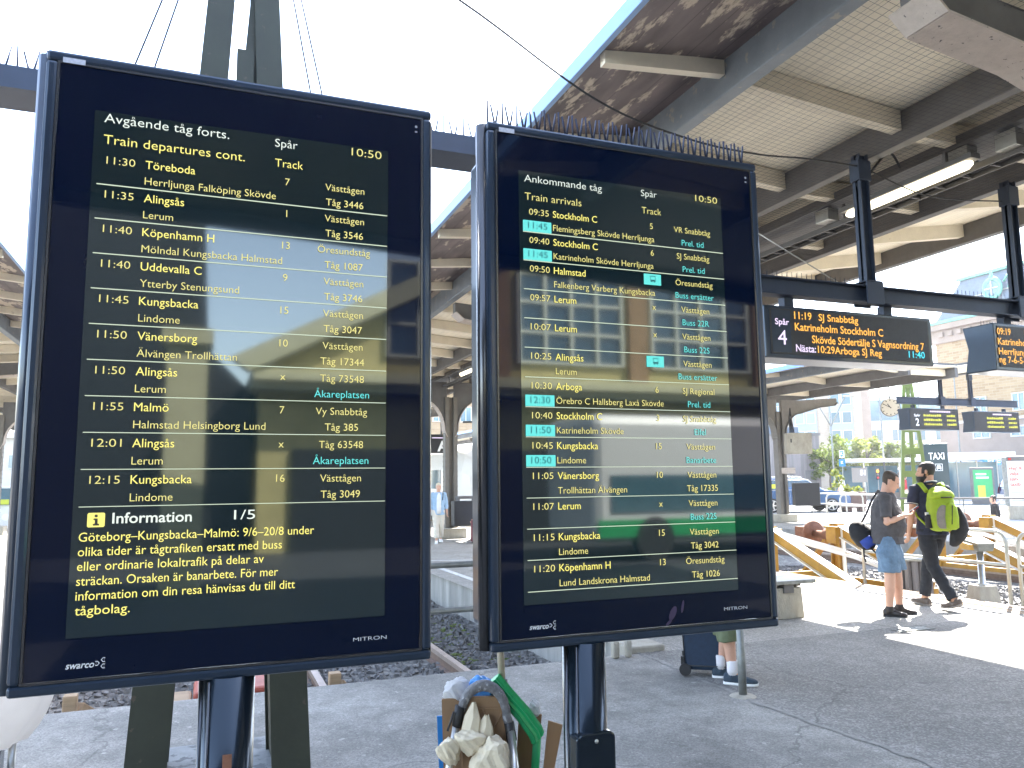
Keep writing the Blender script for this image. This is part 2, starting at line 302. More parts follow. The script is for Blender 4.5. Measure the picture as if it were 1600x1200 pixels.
M['shelter_roof'] = mat('white_shelter_roof', (0.74, 0.74, 0.72), 0.6)
M['train_white'] = mat('white_train_paint', (0.66, 0.66, 0.65), 0.35, coat=.3, var=.04, scale=.5)
M['dial'] = mat('clock_dial', (0.62, 0.58, 0.50), 0.5)
M['sign_blue'] = mat('blue_sign', (0.02, 0.17, 0.40), 0.5)
M['amber'] = emit('amber_lamp', (1.0, 0.35, 0.03), 1.2)
M['station_plaster'] = mat('warm_yellow_plaster', (0.44, 0.38, 0.17), 0.85, var=0.15, scale=1.5)
M['station_trim'] = mat('pale_yellow_trim', (0.48, 0.46, 0.30), 0.7, var=0.08, scale=2)
M['station_brick'] = mat('orange_brick_pier', (0.30, 0.19, 0.10), 0.85, var=0.2, scale=3)
M['window_bar'] = mat('pale_window_bars', (0.62, 0.62, 0.52), 0.6)

# ------------------------------------------------------------------ helpers
def V(*a): return Vector(a)

class MB:
    """collects shapes into one mesh; every face carries a material slot"""
    def __init__(self): self.bm = bmesh.new(); self.mi = 0; self.mats = []
    def use(self, m):
        if m not in self.mats: self.mats.append(m)
        self.mi = self.mats.index(m); return self
    def _face(self, vs, smooth=False):
        try:
            f = self.bm.faces.new(vs); f.material_index = self.mi; f.smooth = smooth; return f
        except ValueError: return None
    def hexa(self, p, smooth=False):
        v = [self.bm.verts.new(q) for q in p]
        for idx in ((3, 2, 1, 0), (4, 5, 6, 7), (0, 1, 5, 4), (1, 2, 6, 5), (2, 3, 7, 6), (3, 0, 4, 7)):
            self._face([v[i] for i in idx], smooth)
        return self
    def box(self, x0, x1, y0, y1, z0, z1):
        return self.hexa([(x0, y0, z0), (x1, y0, z0), (x1, y1, z0), (x0, y1, z0), (x0, y0, z1), (x1, y0, z1), (x1, y1, z1), (x0, y1, z1)])
    def beam(self, a, b, w, h, up=(0, 0, 1)):
        a, b = Vector(a), Vector(b); d = (b - a).normalized(); s = d.cross(Vector(up))
        if s.length < 1e-4: s = d.cross(Vector((1, 0, 0)))
        s.normalize(); u = s.cross(d); s *= w / 2; u *= h / 2
        return self.hexa([a - s - u, a + s - u, b + s - u, b - s - u, a - s + u, a + s + u, b + s + u, b - s + u])
    def tube(self, pts, rad, n=10, caps=True, smooth=True):
        pts = [Vector(p) for p in pts]; rs = rad if isinstance(rad, (list, tuple)) else [rad] * len(pts)
        t = (pts[1] - pts[0]).normalized(); ref = Vector((0, 0, 1)) if abs(t.z) < 0.9 else Vector((1, 0, 0))
        nrm = t.cross(ref).normalized(); rings = []
        for i, p in enumerate(pts):
            if i == 0: tt = t
            elif i == len(pts) - 1: tt = (pts[i] - pts[i - 1]).normalized()
            else: tt = ((pts[i + 1] - p).normalized() + (p - pts[i - 1]).normalized())
            tt = tt.normalized() if tt.length > 1e-6 else t
            nrm = (nrm - tt * nrm.dot(tt)); nrm = nrm.normalized() if nrm.length > 1e-6 else tt.orthogonal().normalized()
            bn = tt.cross(nrm)
            rings.append([self.bm.verts.new(p + (nrm * math.cos(2 * PI * k / n) + bn * math.sin(2 * PI * k / n)) * rs[i]) for k in range(n)])
        for a, b in zip(rings, rings[1:]):
            for k in range(n): self._face([a[k], a[(k + 1) % n], b[(k + 1) % n], b[k]], smooth)
        if caps:
            self._face(rings[0][::-1]); self._face(rings[-1])
        return self
    def loft(self, rings, smooth=True, caps=True):
        """rings: lists of points of equal count"""
        rr = [[self.bm.verts.new(p) for p in r] for r in rings]; n = len(rr[0])
        for a, b in zip(rr, rr[1:]):
            for k in range(n): self._face([a[k], a[(k + 1) % n], b[(k + 1) % n], b[k]], smooth)
        if caps: self._face(rr[0][::-1]); self._face(rr[-1])
        return self
    def ering(self, c, rx, ry, n=16, sq=1.0):
        out = []
        for k in range(n):
            a = 2 * PI * k / n; ca, sa = math.cos(a), math.sin(a)
            ca = math.copysign(abs(ca) ** sq, ca); sa = math.copysign(abs(sa) ** sq, sa)
            out.append((c[0] + rx * ca, c[1] + ry * sa, c[2]))
        return out
    def ball(self, c, r, sub=2, sc=(1, 1, 1)):
        g = bmesh.ops.create_icosphere(self.bm, subdivisions=sub, radius=1)
        for v in g['verts']: v.co = Vector((c[0] + v.co.x * r * sc[0], c[1] + v.co.y * r * sc[1], c[2] + v.co.z * r * sc[2]))
        for f in {f for v in g['verts'] for f in v.link_faces}: f.material_index = self.mi; f.smooth = True
        return self
    def prism(self, poly, a, b):
        """poly of 3D points at 'a' offset extruded by vector b"""
        b = Vector(b); p = [Vector(q) + Vector(a) for q in poly]
        v0 = [self.bm.verts.new(q) for q in p]; v1 = [self.bm.verts.new(q + b) for q in p]; n = len(p)
        self._face(v0[::-1]); self._face(v1)
        for k in range(n): self._face([v0[k], v0[(k + 1) % n], v1[(k + 1) % n], v1[k]])
        return self
    def quad(self, a, b, c, d):
        self._face([self.bm.verts.new(p) for p in (a, b, c, d)]); return self
    def cyl(self, c0, c1, r, n=20, r1=None): return self.tube([c0, c1], [r, r if r1 is None else r1], n)
    def build(self, name, m=None, parent=None, loc=None, fix=True, bevel=0, smooth_angle=None):
        if fix: bmesh.ops.recalc_face_normals(self.bm, faces=self.bm.faces)
        me = D.meshes.new(name); self.bm.to_mesh(me); self.bm.free()
        mats = self.mats or [m]
        for q in mats: me.materials.append(M[q] if isinstance(q, str) else q)
        o = D.objects.new(name, me); COL.objects.link(o)
        if parent: o.parent = parent
        if loc: o.location = loc
        if bevel:
            md = o.modifiers.new("edge", 'BEVEL'); md.width = bevel; md.segments = 2; md.limit_method = 'ANGLE'
        return o

def tag(o, label, cat, group=None):
    o["label"] = label; o["category"] = cat
    if group: o["group"] = group
    return o
def kind(o, k): o["kind"] = k; return o
def thing(name, label, cat, loc=(0, 0, 0), rz=0.0, group=None):
    o = D.objects.new(name, None); o.empty_display_size = 0.2; COL.objects.link(o)
    o.location = loc; o.rotation_euler = (0, 0, rz)
    return tag(o, label, cat, group)
def copy_tree(o, parent=None):
    c = o.copy(); COL.objects.link(c)
    if parent: c.parent = parent
    for ch in list(o.children): copy_tree(ch, c)
    return c
def simple(name, m, parent, fn, bevel=0, loc=None):
    b = MB(); fn(b); return b.build(name, m, parent, bevel=bevel, loc=loc)

def remeshed(b, name, m, parent, vox=0.012, smooth=3, fac=0.5, folds=0):
    """fuse overlapping closed shapes into one continuous skin"""
    o = b.build(name, m, None)
    r = o.modifiers.new("fuse", 'REMESH'); r.mode = 'VOXEL'; r.voxel_size = vox; r.use_smooth_shade = True
    if smooth:
        s = o.modifiers.new("soft", 'SMOOTH'); s.iterations = smooth; s.factor = fac
    bpy.context.view_layer.update()
    me = D.meshes.new_from_object(o.evaluated_get(bpy.context.evaluated_depsgraph_get()))
    old = o.data; o.modifiers.clear(); o.data = me; D.meshes.remove(old); me.name = name
    me.materials.clear(); me.materials.append(M[m])
    for p in me.polygons: p.use_smooth = True; p.material_index = 0
    if parent: o.parent = parent
    if folds:
        tx = D.textures.get('cloth_folds')
        if not tx: tx = D.textures.new('cloth_folds', 'CLOUDS'); tx.noise_scale = .085; tx.noise_depth = 2
        dm = o.modifiers.new('folds', 'DISPLACE'); dm.texture = tx; dm.strength = folds; dm.mid_level = .5
    return o

# ---- lettering, built from the built-in font as flat outlines
_tc = {}
def glyphs(s, bold=0.0):
    k = (s, bold)
    if k not in _tc:
        cu = D.curves.new("lettering", 'FONT'); cu.body = s; cu.size = 1; cu.offset = bold; cu.resolution_u = 3
        o = D.objects.new("lettering", cu); COL.objects.link(o)
        bpy.context.view_layer.update()
        me = o.evaluated_get(bpy.context.evaluated_depsgraph_get()).to_mesh()
        vs = [v.co.copy() for v in me.vertices]; fs = [tuple(p.vertices) for p in me.polygons]
        o.to_mesh_clear(); D.objects.remove(o); D.curves.remove(cu)
        xs = [v.x for v in vs] or [0, 1]
        _tc[k] = (vs, fs, min(xs), max(xs))
    return _tc[k]
CAP = 0.729    # cap height of the built-in font at size 1 (checked against a flat H below)
_h = glyphs("H"); CAP = max(v.y for v in _h[0])
def text(b, s, x, y, cap, width=None, sx=0.95, align='l', bold=0.0, shear=0.0, to=None):
    """letters on a plane: x,y baseline in plane units; 'to' maps (u,v) to a 3D point"""
    vs, fs, x0, x1 = glyphs(s, bold)
    k = cap / CAP; kx = k * sx
    if width: kx = width / (x1 - x0)
    w = (x1 - x0) * kx
    ox = x - (w / 2 if align == 'c' else w if align == 'r' else 0)
    vv = [b.bm.verts.new(to(ox + (v.x - x0) * kx + shear * v.y * k, y + v.y * k)) for v in vs]
    for f in fs: b._face([vv[i] for i in f])
    return ox, ox + w

# ------------------------------------------------------------------ ground, pits, tracks
def sheet(name, polys, m, z=0.0, kindname='structure', label=None):
    b = MB()
    for p in polys:
        b._face([b.bm.verts.new((x, y, z)) for x, y in p])
    return kind(b.build(name, m), kindname)
FAR = 900
rect = lambda x0, x1, y0, y1: [(x0, y0), (x1, y0), (x1, y1), (x0, y1)]
PX = [(-10.0, -4.15), (3.95, 9.65), (17.8, 23.4)]              # raised platforms
YE = 6.85                                                      # where the tracks end
sheet('platform_ground', [rect(-60, 3.92, .6, YE), rect(-10.0, -4.15, YE, 140)], 'apron')
sheet('asphalt_ground', [rect(3.92, 60, .6, YE)], 'asphalt')
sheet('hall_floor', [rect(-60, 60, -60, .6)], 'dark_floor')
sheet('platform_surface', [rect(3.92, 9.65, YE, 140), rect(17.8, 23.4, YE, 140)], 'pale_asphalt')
sheet('street', [rect(23.4, FAR, YE, FAR), rect(60, FAR, -FAR, YE), rect(-FAR, 60, -FAR, -60), rect(-FAR, -60, -60, FAR), rect(-60, 23.4, 140, FAR)], 'street', -0.004)
sheet('track_bed', [rect(-4.15, 3.95, YE + .0, 140), rect(9.65, 17.8, YE, 140), rect(-60, -10.0, YE, 140)], 'gravel', -0.5)
def pit_wall(name, segs, label):
    b = MB()
    for x0, x1, y0, y1 in segs: b.box(x0, x1, y0, y1, -0.7, -0.004)
    return tag(b.build(name, 'wall'), label, 'wall')
pit_wall('platform_wall', [(3.955, 4.2, YE, 140)], 'streaked concrete platform wall beside the rusty rail between the boards')
pit_wall('platform_wall', [(9.4, 9.645, YE, 140)], 'concrete edge wall of the sunlit platform beside the yellow buffer stops')
pit_wall('platform_wall', [(17.805, 18.05, YE, 140)], 'concrete edge wall of the far platform below the column with cabinets')
pit_wall('platform_wall', [(-4.4, -4.155, YE, 140)], 'concrete edge wall of the platform below the cream boarded canopy')
pit_wall('platform_wall', [(-4.15, 3.95, YE - .2, YE - .005)], 'low end wall of the track bed below the worn concrete apron')
pit_wall('platform_wall', [(9.65, 17.8, YE - .2, YE - .005)], 'low end wall of the ballast pit at the foot of the steel railing')
# coping strips, lines, asphalt seam
sheet('pebbled_edge', [rect(9.17, 9.64, YE, 60)], 'tactile', 0.004)
sheet('edge_line', [rect(9.0, 9.06, YE, 60), rect(9.40, 9.42, YE, 60)], 'white_line', 0.008)
def strip(pts, w):
    out = []
    for (a, c) in zip(pts, pts[1:]):
        a, c = Vector((*a, 0)), Vector((*c, 0)); s = (c - a).normalized().cross(Vector((0, 0, 1))) * w / 2
        out.append([(a - s)[:2], (c - s)[:2], (c + s)[:2], (a + s)[:2]])
    return out
sheet('painted_lines', [rect(4.25, 4.37, 7.6, 60)] + strip([(4.5, 7.5), (5.6, 8.5)], .13) + strip([(4.6, 13.2), (6.2, 13.9)], .12) + strip([(4.5, 16.5), (6.5, 15.8)], .12) + strip([(4.7, 11.6), (5.9, 12.5)], .12), 'white_line', 0.005)
# crumbled seam between the apron and the coarse asphalt
b = MB(); random.seed(3); pr_ = None; y = -6.0; row = []
while y < 7.3:
    row.append((3.92 + 0.035 * math.sin(y * 2.1) + random.uniform(-.02, .02), y)); y += 0.12
for (x0, y0), (x1, y1) in zip(row, row[1:]):
    b.quad((x0 - .012 - random.random() * .03, y0, .004), (x0 + .008 + random.random() * .02, y0, .004), (x1 + .008 + random.random() * .02, y1, .004), (x1 - .012 - random.random() * .03, y1, .004))
kind(b.build('asphalt_seam', mat('pale_seam', (0.23, 0.22, 0.20), 0.9, var=0.3, scale=14)), 'structure')
b = MB(); b.box(3.86, 4.25, 6.87, 7.2, -0.5, 0.06); b.box(3.60, 3.67, 6.72, 6.79, 0.0, 0.16); b.box(3.74, 3.80, 6.72, 6.79, 0.0, 0.16)
tag(b.build('kerb_block', 'concrete', bevel=.02), 'broken concrete end block at the corner of the platform wall', 'kerb block')
b = MB(); 
for i in range(9): b.box(7.02 + i * .05, 7.05 + i * .05, 6.62, 6.72, .002, .008)
b.box(7.0, 7.5, 6.6, 6.62, .002, .01); b.box(7.0, 7.5, 6.72, 6.74, .002, .01)
tag(b.build('drain_grate', 'pipe'), 'small metal drain grate at the edge of the canopy shadow', 'drain grate')

# ballast stones: one scattered mass
b = MB(); random.seed(11)
def stones(x0, x1, y0, y1, n, s0, s1, z=-0.5):
    for _ in range(n):
        x, y = random.uniform(x0, x1), random.uniform(y0, y1); s = random.uniform(s0, s1)
        q = Quaternion((random.random(), random.random(), random.random()), random.uniform(0, 6))
        p = [V(x, y, z + s * .25) + q @ V(a * s * random.uniform(.6, 1.1), c * s * random.uniform(.5, .9), e * s * random.uniform(.35, .7))
             for a, c, e in ((-1, -1, -1), (1, -1, -1), (1, 1, -1), (-1, 1, -1), (-1, -1, 1), (1, -1, 1), (1, 1, 1), (-1, 1, 1))]
        b.hexa(p)
stones(-4.1, 3.9, 7.8, 12.5, 5200, .018, .04); stones(2.0, 3.9, 12.5, 22, 1800, .02, .045)
stones(9.7, 14.5, 7.4, 16, 5200, .02, .045)
kind(b.build('ballast_stones', 'stone'), 'stuff')
b = MB(); random.seed(5)
for (x0, x1, y0, y1, n) in ((1.3, 2.3, 8.0, 8.7, 90), (2.75, 3.7, 9.2, 13, 120), (-1.5, .4, 8.0, 8.6, 50)):
    for _ in range(n):
        x, y = random.uniform(x0, x1), random.uniform(y0, y1); r = random.uniform(.02, .06)
        b.ball((x, y, -.5), r, 1, (1.2, 1, .45))
kind(b.build('moss_patches', 'moss'), 'stuff')

def track(name, xc, y0, y1, label, cap=True):
    t = thing(name, label, 'railway track', (xc, y0, -0.5))
    for s in (-1, 1):
        x = s * 0.7525
        def rail(b):
            b.use('rail').box(x - .07, x + .07, 0, y1 - y0, 0.0, .03).box(x - .012, x + .012, 0, y1 - y0, .031, .119)
            b.use('railtop').box(x - .036, x + .036, 0, y1 - y0, .12, .17)
        simple('rail', None, t, rail)
    def sl(b):
        y = .3
        while y < min(y1 - y0, 45):
            b.box(-1.25, 1.25, y, y + .22, -.06, -.005); y += .65
    simple('sleepers', 'sleeper', t, sl)
    return t
track('railway_track', 1.92, 7.45, 135, 'rusty railway track ending at the gravel below the two boards')
track('railway_track', 10.85, 8.2, 135, 'railway track in the pit beside the sunlit platform edge')
track('railway_track', 16.2, 8.2, 135, 'railway track under the far right yellow buffer stop')
track('railway_track', -2.35, 7.45, 135, 'railway track beyond the apron beside the white plastic sack')
# rail stubs standing out of the ground at the end of the left track
for i, (x, y) in enumerate(((1.12, 7.2), (-.92, 7.3))):
    t = MB(); t.box(-.05, .05, -.05, .05, -.5, .02); t.beam((.05, .06, -.1), (.3, .5, -.42), .07, .09)
    tag(t.build('rail_stop', 'timber', loc=(x, y, 0), bevel=.008), ('wooden rail stop post beside the right leg of the olive mast', 'wooden rail stop post left of the olive mast')[i], 'rail stop')
t = thing('rail_buffer', 'low red rail block with a wooden face behind the left pole', 'rail block', (.33, 7.2, -.3))
simple('block', 'red_paint', t, lambda b: b.box(-.35, .55, 0, .5, -.2, .26), .03)
simple('wood_face', 'timber', t, lambda b: b.box(-.55, -.36, -.1, .4, .02, .2), .03)

# ------------------------------------------------------------------ platform canopies
def canopy(xc, y0, y1, cols, label, detail=True, mirror=1, arm_from=-9e9):
    """butterfly roof on a row of centre columns; x offsets are from the column line"""
    t = thing('platform_canopy', label, 'platform canopy', (xc, 0, 0))
    xs = lambda x: x * mirror
    def roofsheet(b):
        for xa, za, xb, zb in ((-4.13, 4.82, -2.9, 4.98), (-2.9, 4.98, -1.0, 4.84), (-1.0, 4.84, .95, 4.84), (.95, 4.84, 3.7, 5.26)):
            p = [(xs(xa), za + .2), (xs(xb), zb + .2), (xs(xb), zb + .26), (xs(xa), za + .26)]
            b.prism([(x, y0, z) for x, z in p], (0, 0, 0), (0, y1 - y0, 0))
    simple('roof_deck', 'roof_top', t, roofsheet)
    def panel(nm, m, xa, za, xb, zb):
        def f(b):
            p = [(xs(xa), za + .15), (xs(xb), zb + .15), (xs(xb), zb + .195), (xs(xa), za + .195)]
            b.prism([(x, y0, z) for x, z in p], (0, 0, 0), (0, y1 - y0, 0))
        simple(nm, m, t, f)
    panel('soffit', 'soffit', -4.13, 4.82, -2.9, 4.98)
    panel('ceiling_panel', 'cream_boards', -2.88, 4.98, -1.02, 4.84)
    panel('ceiling_panel', 'cream_boards', -1.0, 4.84, .93, 4.84)
    panel('ceiling_panel', 'cream_boards', .97, 4.84, 3.68, 5.26)
    simple('fascia', 'fascia', t, lambda b: b.box(*sorted((xs(-4.2), xs(-4.15))), y0, y1, 4.92, 5.06), .006)
    def girder(nm, m, x, z, h, w=.16):
        def f(b):
            b.box(xs(x) - .02, xs(x) + .02, y0, y1, z + .025, z + h - .025)
            b.box(xs(x) - w / 2, xs(x) + w / 2, y0, y1, z, z + .024); b.box(xs(x) - w / 2, xs(x) + w / 2, y0, y1, z + h - .024, z + h)
        simple(nm, m, t, f)
    def boxbeam(nm, m, x, z, h, w):
        simple(nm, m, t, lambda b: b.box(xs(x) - w / 2, xs(x) + w / 2, y0, y1, z, z + h), .01)
    boxbeam('outer_girder', 'beam_grey', -2.9, 4.83, .30, .13)
    boxbeam('inner_girder', 'beam_dark', -1.0, 4.68, .30, .12)
    boxbeam('inner_girder', 'beam_dark', .95, 4.68, .30, .12)
    boxbeam('edge_girder', 'beam_dark', 3.65, 5.11, .28, .14)
    # joists
    def joist(xa, za, xb, zb, h, w):
        b = MB(); p = [(xs(xa), za), (xs(xb), zb), (xs(xb), zb + h), (xs(xa), za + h)]
        b.prism([(x, -w / 2, z) for x, z in p], (0, 0, 0), (0, w, 0)); return b
    nmax = 24 if detail else 8
    y = y0 + .4; k = 0; step = 1.55 if detail else 3.0
    src = [joist(-4.1, 4.87, -2.98, 4.98, .13, .08), joist(-2.82, 4.93, -1.07, 4.79, .19, .11), joist(-.93, 4.76, .88, 4.76, .2, .12), joist(1.02, 4.79, 3.57, 5.20, .2, .11)]
    src = [q.build('joist', 'cream', t) for q in src]
    for s in src: s.location.y = y
    while y + step < y1 and k < nmax:
        y += step; k += 1
        for s in src:
            c = s.copy(); COL.objects.link(c); c.parent = t; c.location.y = y
    # columns with arched cantilever arms
    def column():
        c = D.objects.new('column', None); COL.objects.link(c)
        def shaft(b):
            for sx in (-.13, .13):
                b.box(sx - .06, sx + .06, -.13, .13, .3, 4.2)
            b.box(-.09, .09, -.03, .03, .3, 4.2)
            for i in range(22):
                for sx in (-.195, .195):
                    b.box(sx - .008, sx + .008, -.12, -.09, .6 + i * .15, .63 + i * .15); b.box(sx - .008, sx + .008, .09, .12, .6 + i * .15, .63 + i * .15)
        m = simple('shaft', 'col_grey', None, shaft)
        simple('plinth', 'concrete', m, lambda b: b.box(-.42, .42, -.32, .32, 0, .3), .03)
        for s in (-1, 1):
            prof = [(s * .12, 4.66), (s * .12, 3.0)]
            for i in range(9):                                      # quarter arch
                a = i / 8 * PI / 2; prof.append((s * (.2 + .8 * (1 - math.cos(a))), 3.2 + .95 * math.sin(a)))
            prof += [(s * 1.9, 4.40), (s * 2.72, 4.50), (s * 2.86, 4.62), (s * 2.86, 4.80), (s * 1.0, 4.66)]
            def arm(b): b.prism([(x, -.07, z) for x, z in prof], (0, 0, 0), (0, .14, 0))
            am = simple('arm', 'beam_dark' if detail else 'col_grey', m, arm)
            def flange(b):
                q = prof[1:-2]
                for (xa, za), (xb, zb) in zip(q, q[1:]):
                    d = V(xb - xa, 0, zb - za).normalized(); n = V(d.z, 0, -d.x) * (.018 if s > 0 else -.018)
                    b.prism([(xa, -.16, za), (xb, -.16, zb), (xb + n.x, -.16, zb + n.z), (xa + n.x, -.16, za + n.z)], (0, 0, 0), (0, .32, 0))
            simple('flange', 'plaster' if detail else 'col_grey', am, flange)
        m.parent = t; m.name = 'column'
        D.objects.remove(c)
        return m
    c0 = column(); c0.location.y = cols[0]
    for yy in cols[1:]:
        c = copy_tree(c0, t); c.location.y = yy
    return t
can1 = canopy(6.9, -3.0, 62, [3.4, 13.15, 22.9, 32.65, 42.4], 'large platform canopy with netting and weathered soffit above the arrivals board')
can2 = canopy(20.6, 17.5, 75, [24.6, 34.5, 44.5, 54], 'canopy of the far platform behind the track 4 sign', False)
can3 = canopy(-6.85, 9.2, 75, [13.15, 22.9, 32.65, 42.4], 'cream boarded canopy across the tracks behind the departures board', True, -1)

# netting below the ceiling, one fine wire mesh
def net(xa, za, xb, zb, y0, y1, pitch=.06):
    b = MB(); r = .0012
    n = int((xb - xa) / pitch)
    for i in range(n + 1):
        f = i / n; x = xa + (xb - xa) * f; z = za + (zb - za) * f
        ys = [y0 + (y1 - y0) * j / 12 for j in range(13)]
        b.tube([(x, yy, z - .05 * math.sin(f * PI) + .012 * math.sin(yy * 1.7 + i)) for yy in ys], r, 3, False)
    m = int((y1 - y0) / pitch)
    for j in range(m + 1):
        yy = y0 + (y1 - y0) * j / m
        b.tube([(xa + (xb - xa) * i / 6, yy, za + (zb - za) * i / 6 - .05 * math.sin(i / 6 * PI)) for i in range(7)], r, 3, False)
    return b
o = net(4.07, 4.84, 5.83, 4.68, 2.6, 11.5).build('bird_net', 'spike'); tag(o, 'fine wire bird netting under the cream ceiling left of the first dark girder', 'bird netting', 'nets under the canopy')
o = net(5.97, 4.69, 7.78, 4.69, 3.4, 10.5).build('bird_net', 'spike'); tag(o, 'fine wire bird netting between the two dark girders around the lit tube', 'bird netting', 'nets under the canopy')

# fluorescent fittings on their tray
def tube_light(x, y, z, label, L=1.5, grp='fluorescent tubes under the canopies'):
    t = thing('tube_light', label, 'tube light', (x, y, z), 0, grp)
    simple('diffuser', 'tube', t, lambda b: b.tube([(0, -L / 2, 0), (0, -L / 2 + .05, 0), (0, L / 2 - .05, 0), (0, L / 2, 0)], [.02, .045, .045, .02], 12))
    def h(b): b.box(-.06, .06, -L / 2 - .04, L / 2 + .04, .03, .08); b.box(-.02, .02, -L / 3, -L / 3 + .03, .08, .2); b.box(-.02, .02, L / 3, L / 3 + .03, .08, .2)
    simple('housing', 'beam_dark', t, h)
    return t
tube_light(6.40, 5.62, 4.47, 'lit fluorescent tube above the track 4 sign')
tube_light(6.15, 18.7, 4.42, 'lit fluorescent tube in the gap between the two boards')
tube_light(6.40, 30.0, 4.47, 'lit fluorescent tube far down the canopy between the boards')
tube_light(20.1, 25.9, 4.35, 'lit fluorescent tube under the far canopy beside the hanging clock', 1.8)
def tray(b):
    for x in (6.66, 6.84): b.box(x - .01, x + .01, 1.5, 30, 4.50, 4.56)
    y = 1.6
    while y < 30: b.box(6.67, 6.83, y, y + .02, 4.505, 4.525); y += .3
    y = 2.0
    while y < 30:
        b.box(6.64, 6.66, y, y + .02, 4.56, 4.76); y += 1.55
tray_o = simple('cable_tray', 'beam_dark', None, tray); tag(tray_o, 'dark cable ladder tray running under the canopy beside the lit tube', 'cable tray')
b = MB(); random.seed(2)
for k in range(5):
    pts = [(6.69 + .03 * k + random.uniform(-.01, .01), y0, 4.54 + .02 * (k % 2) + random.uniform(-.012, .012)) for y0 in [1.5 + .5 * j for j in range(55)]]
    b.tube(pts, .011, 5)
b.build('cable_bundle', 'cable', tray_o)
for bx in ((6.52, 6.66, 5.0, 5.25, 4.56, 4.72), (6.55, 6.66, 4.55, 4.75, 4.54, 4.7), (6.5, 6.66, 6.75, 6.95, 4.56, 4.7)): simple('junction_box', 'steel', tray_o, lambda b: b.box(*bx), .006)
def gut(b): b.box(6.5, 7.05, -2, 60, 4.72, 4.76); b.box(6.5, 6.53, -2, 60, 4.765, 4.83)
tag(simple('valley_gutter', 'beam_dark', None, gut), 'dark gutter running along the middle of the canopy ceiling', 'gutter')

# ------------------------------------------------------------------ the two timetable boards
BW, BH, BY = 1.112, 1.752, 2.4
def spikes(b, x0, x1, y, z, step, h, r=.0022):
    random.seed(int(x0 * 100) + 5); x = x0; k = 0
    while x < x1:
        if k % 2 == 0: b.tube([(x, y, z), (x + random.uniform(-.004, .004), y + random.uniform(-.004, .004), z + h)], [r, r * .8], 5)
        else:
            b.tube([(x, y, z), (x - .22 * h, y - .01, z + h * .82)], [r, r * .8], 5)
            b.tube([(x, y, z), (x + .2 * h, y + .01, z + h)], [r, r * .8], 5)
        x += step; k += 1

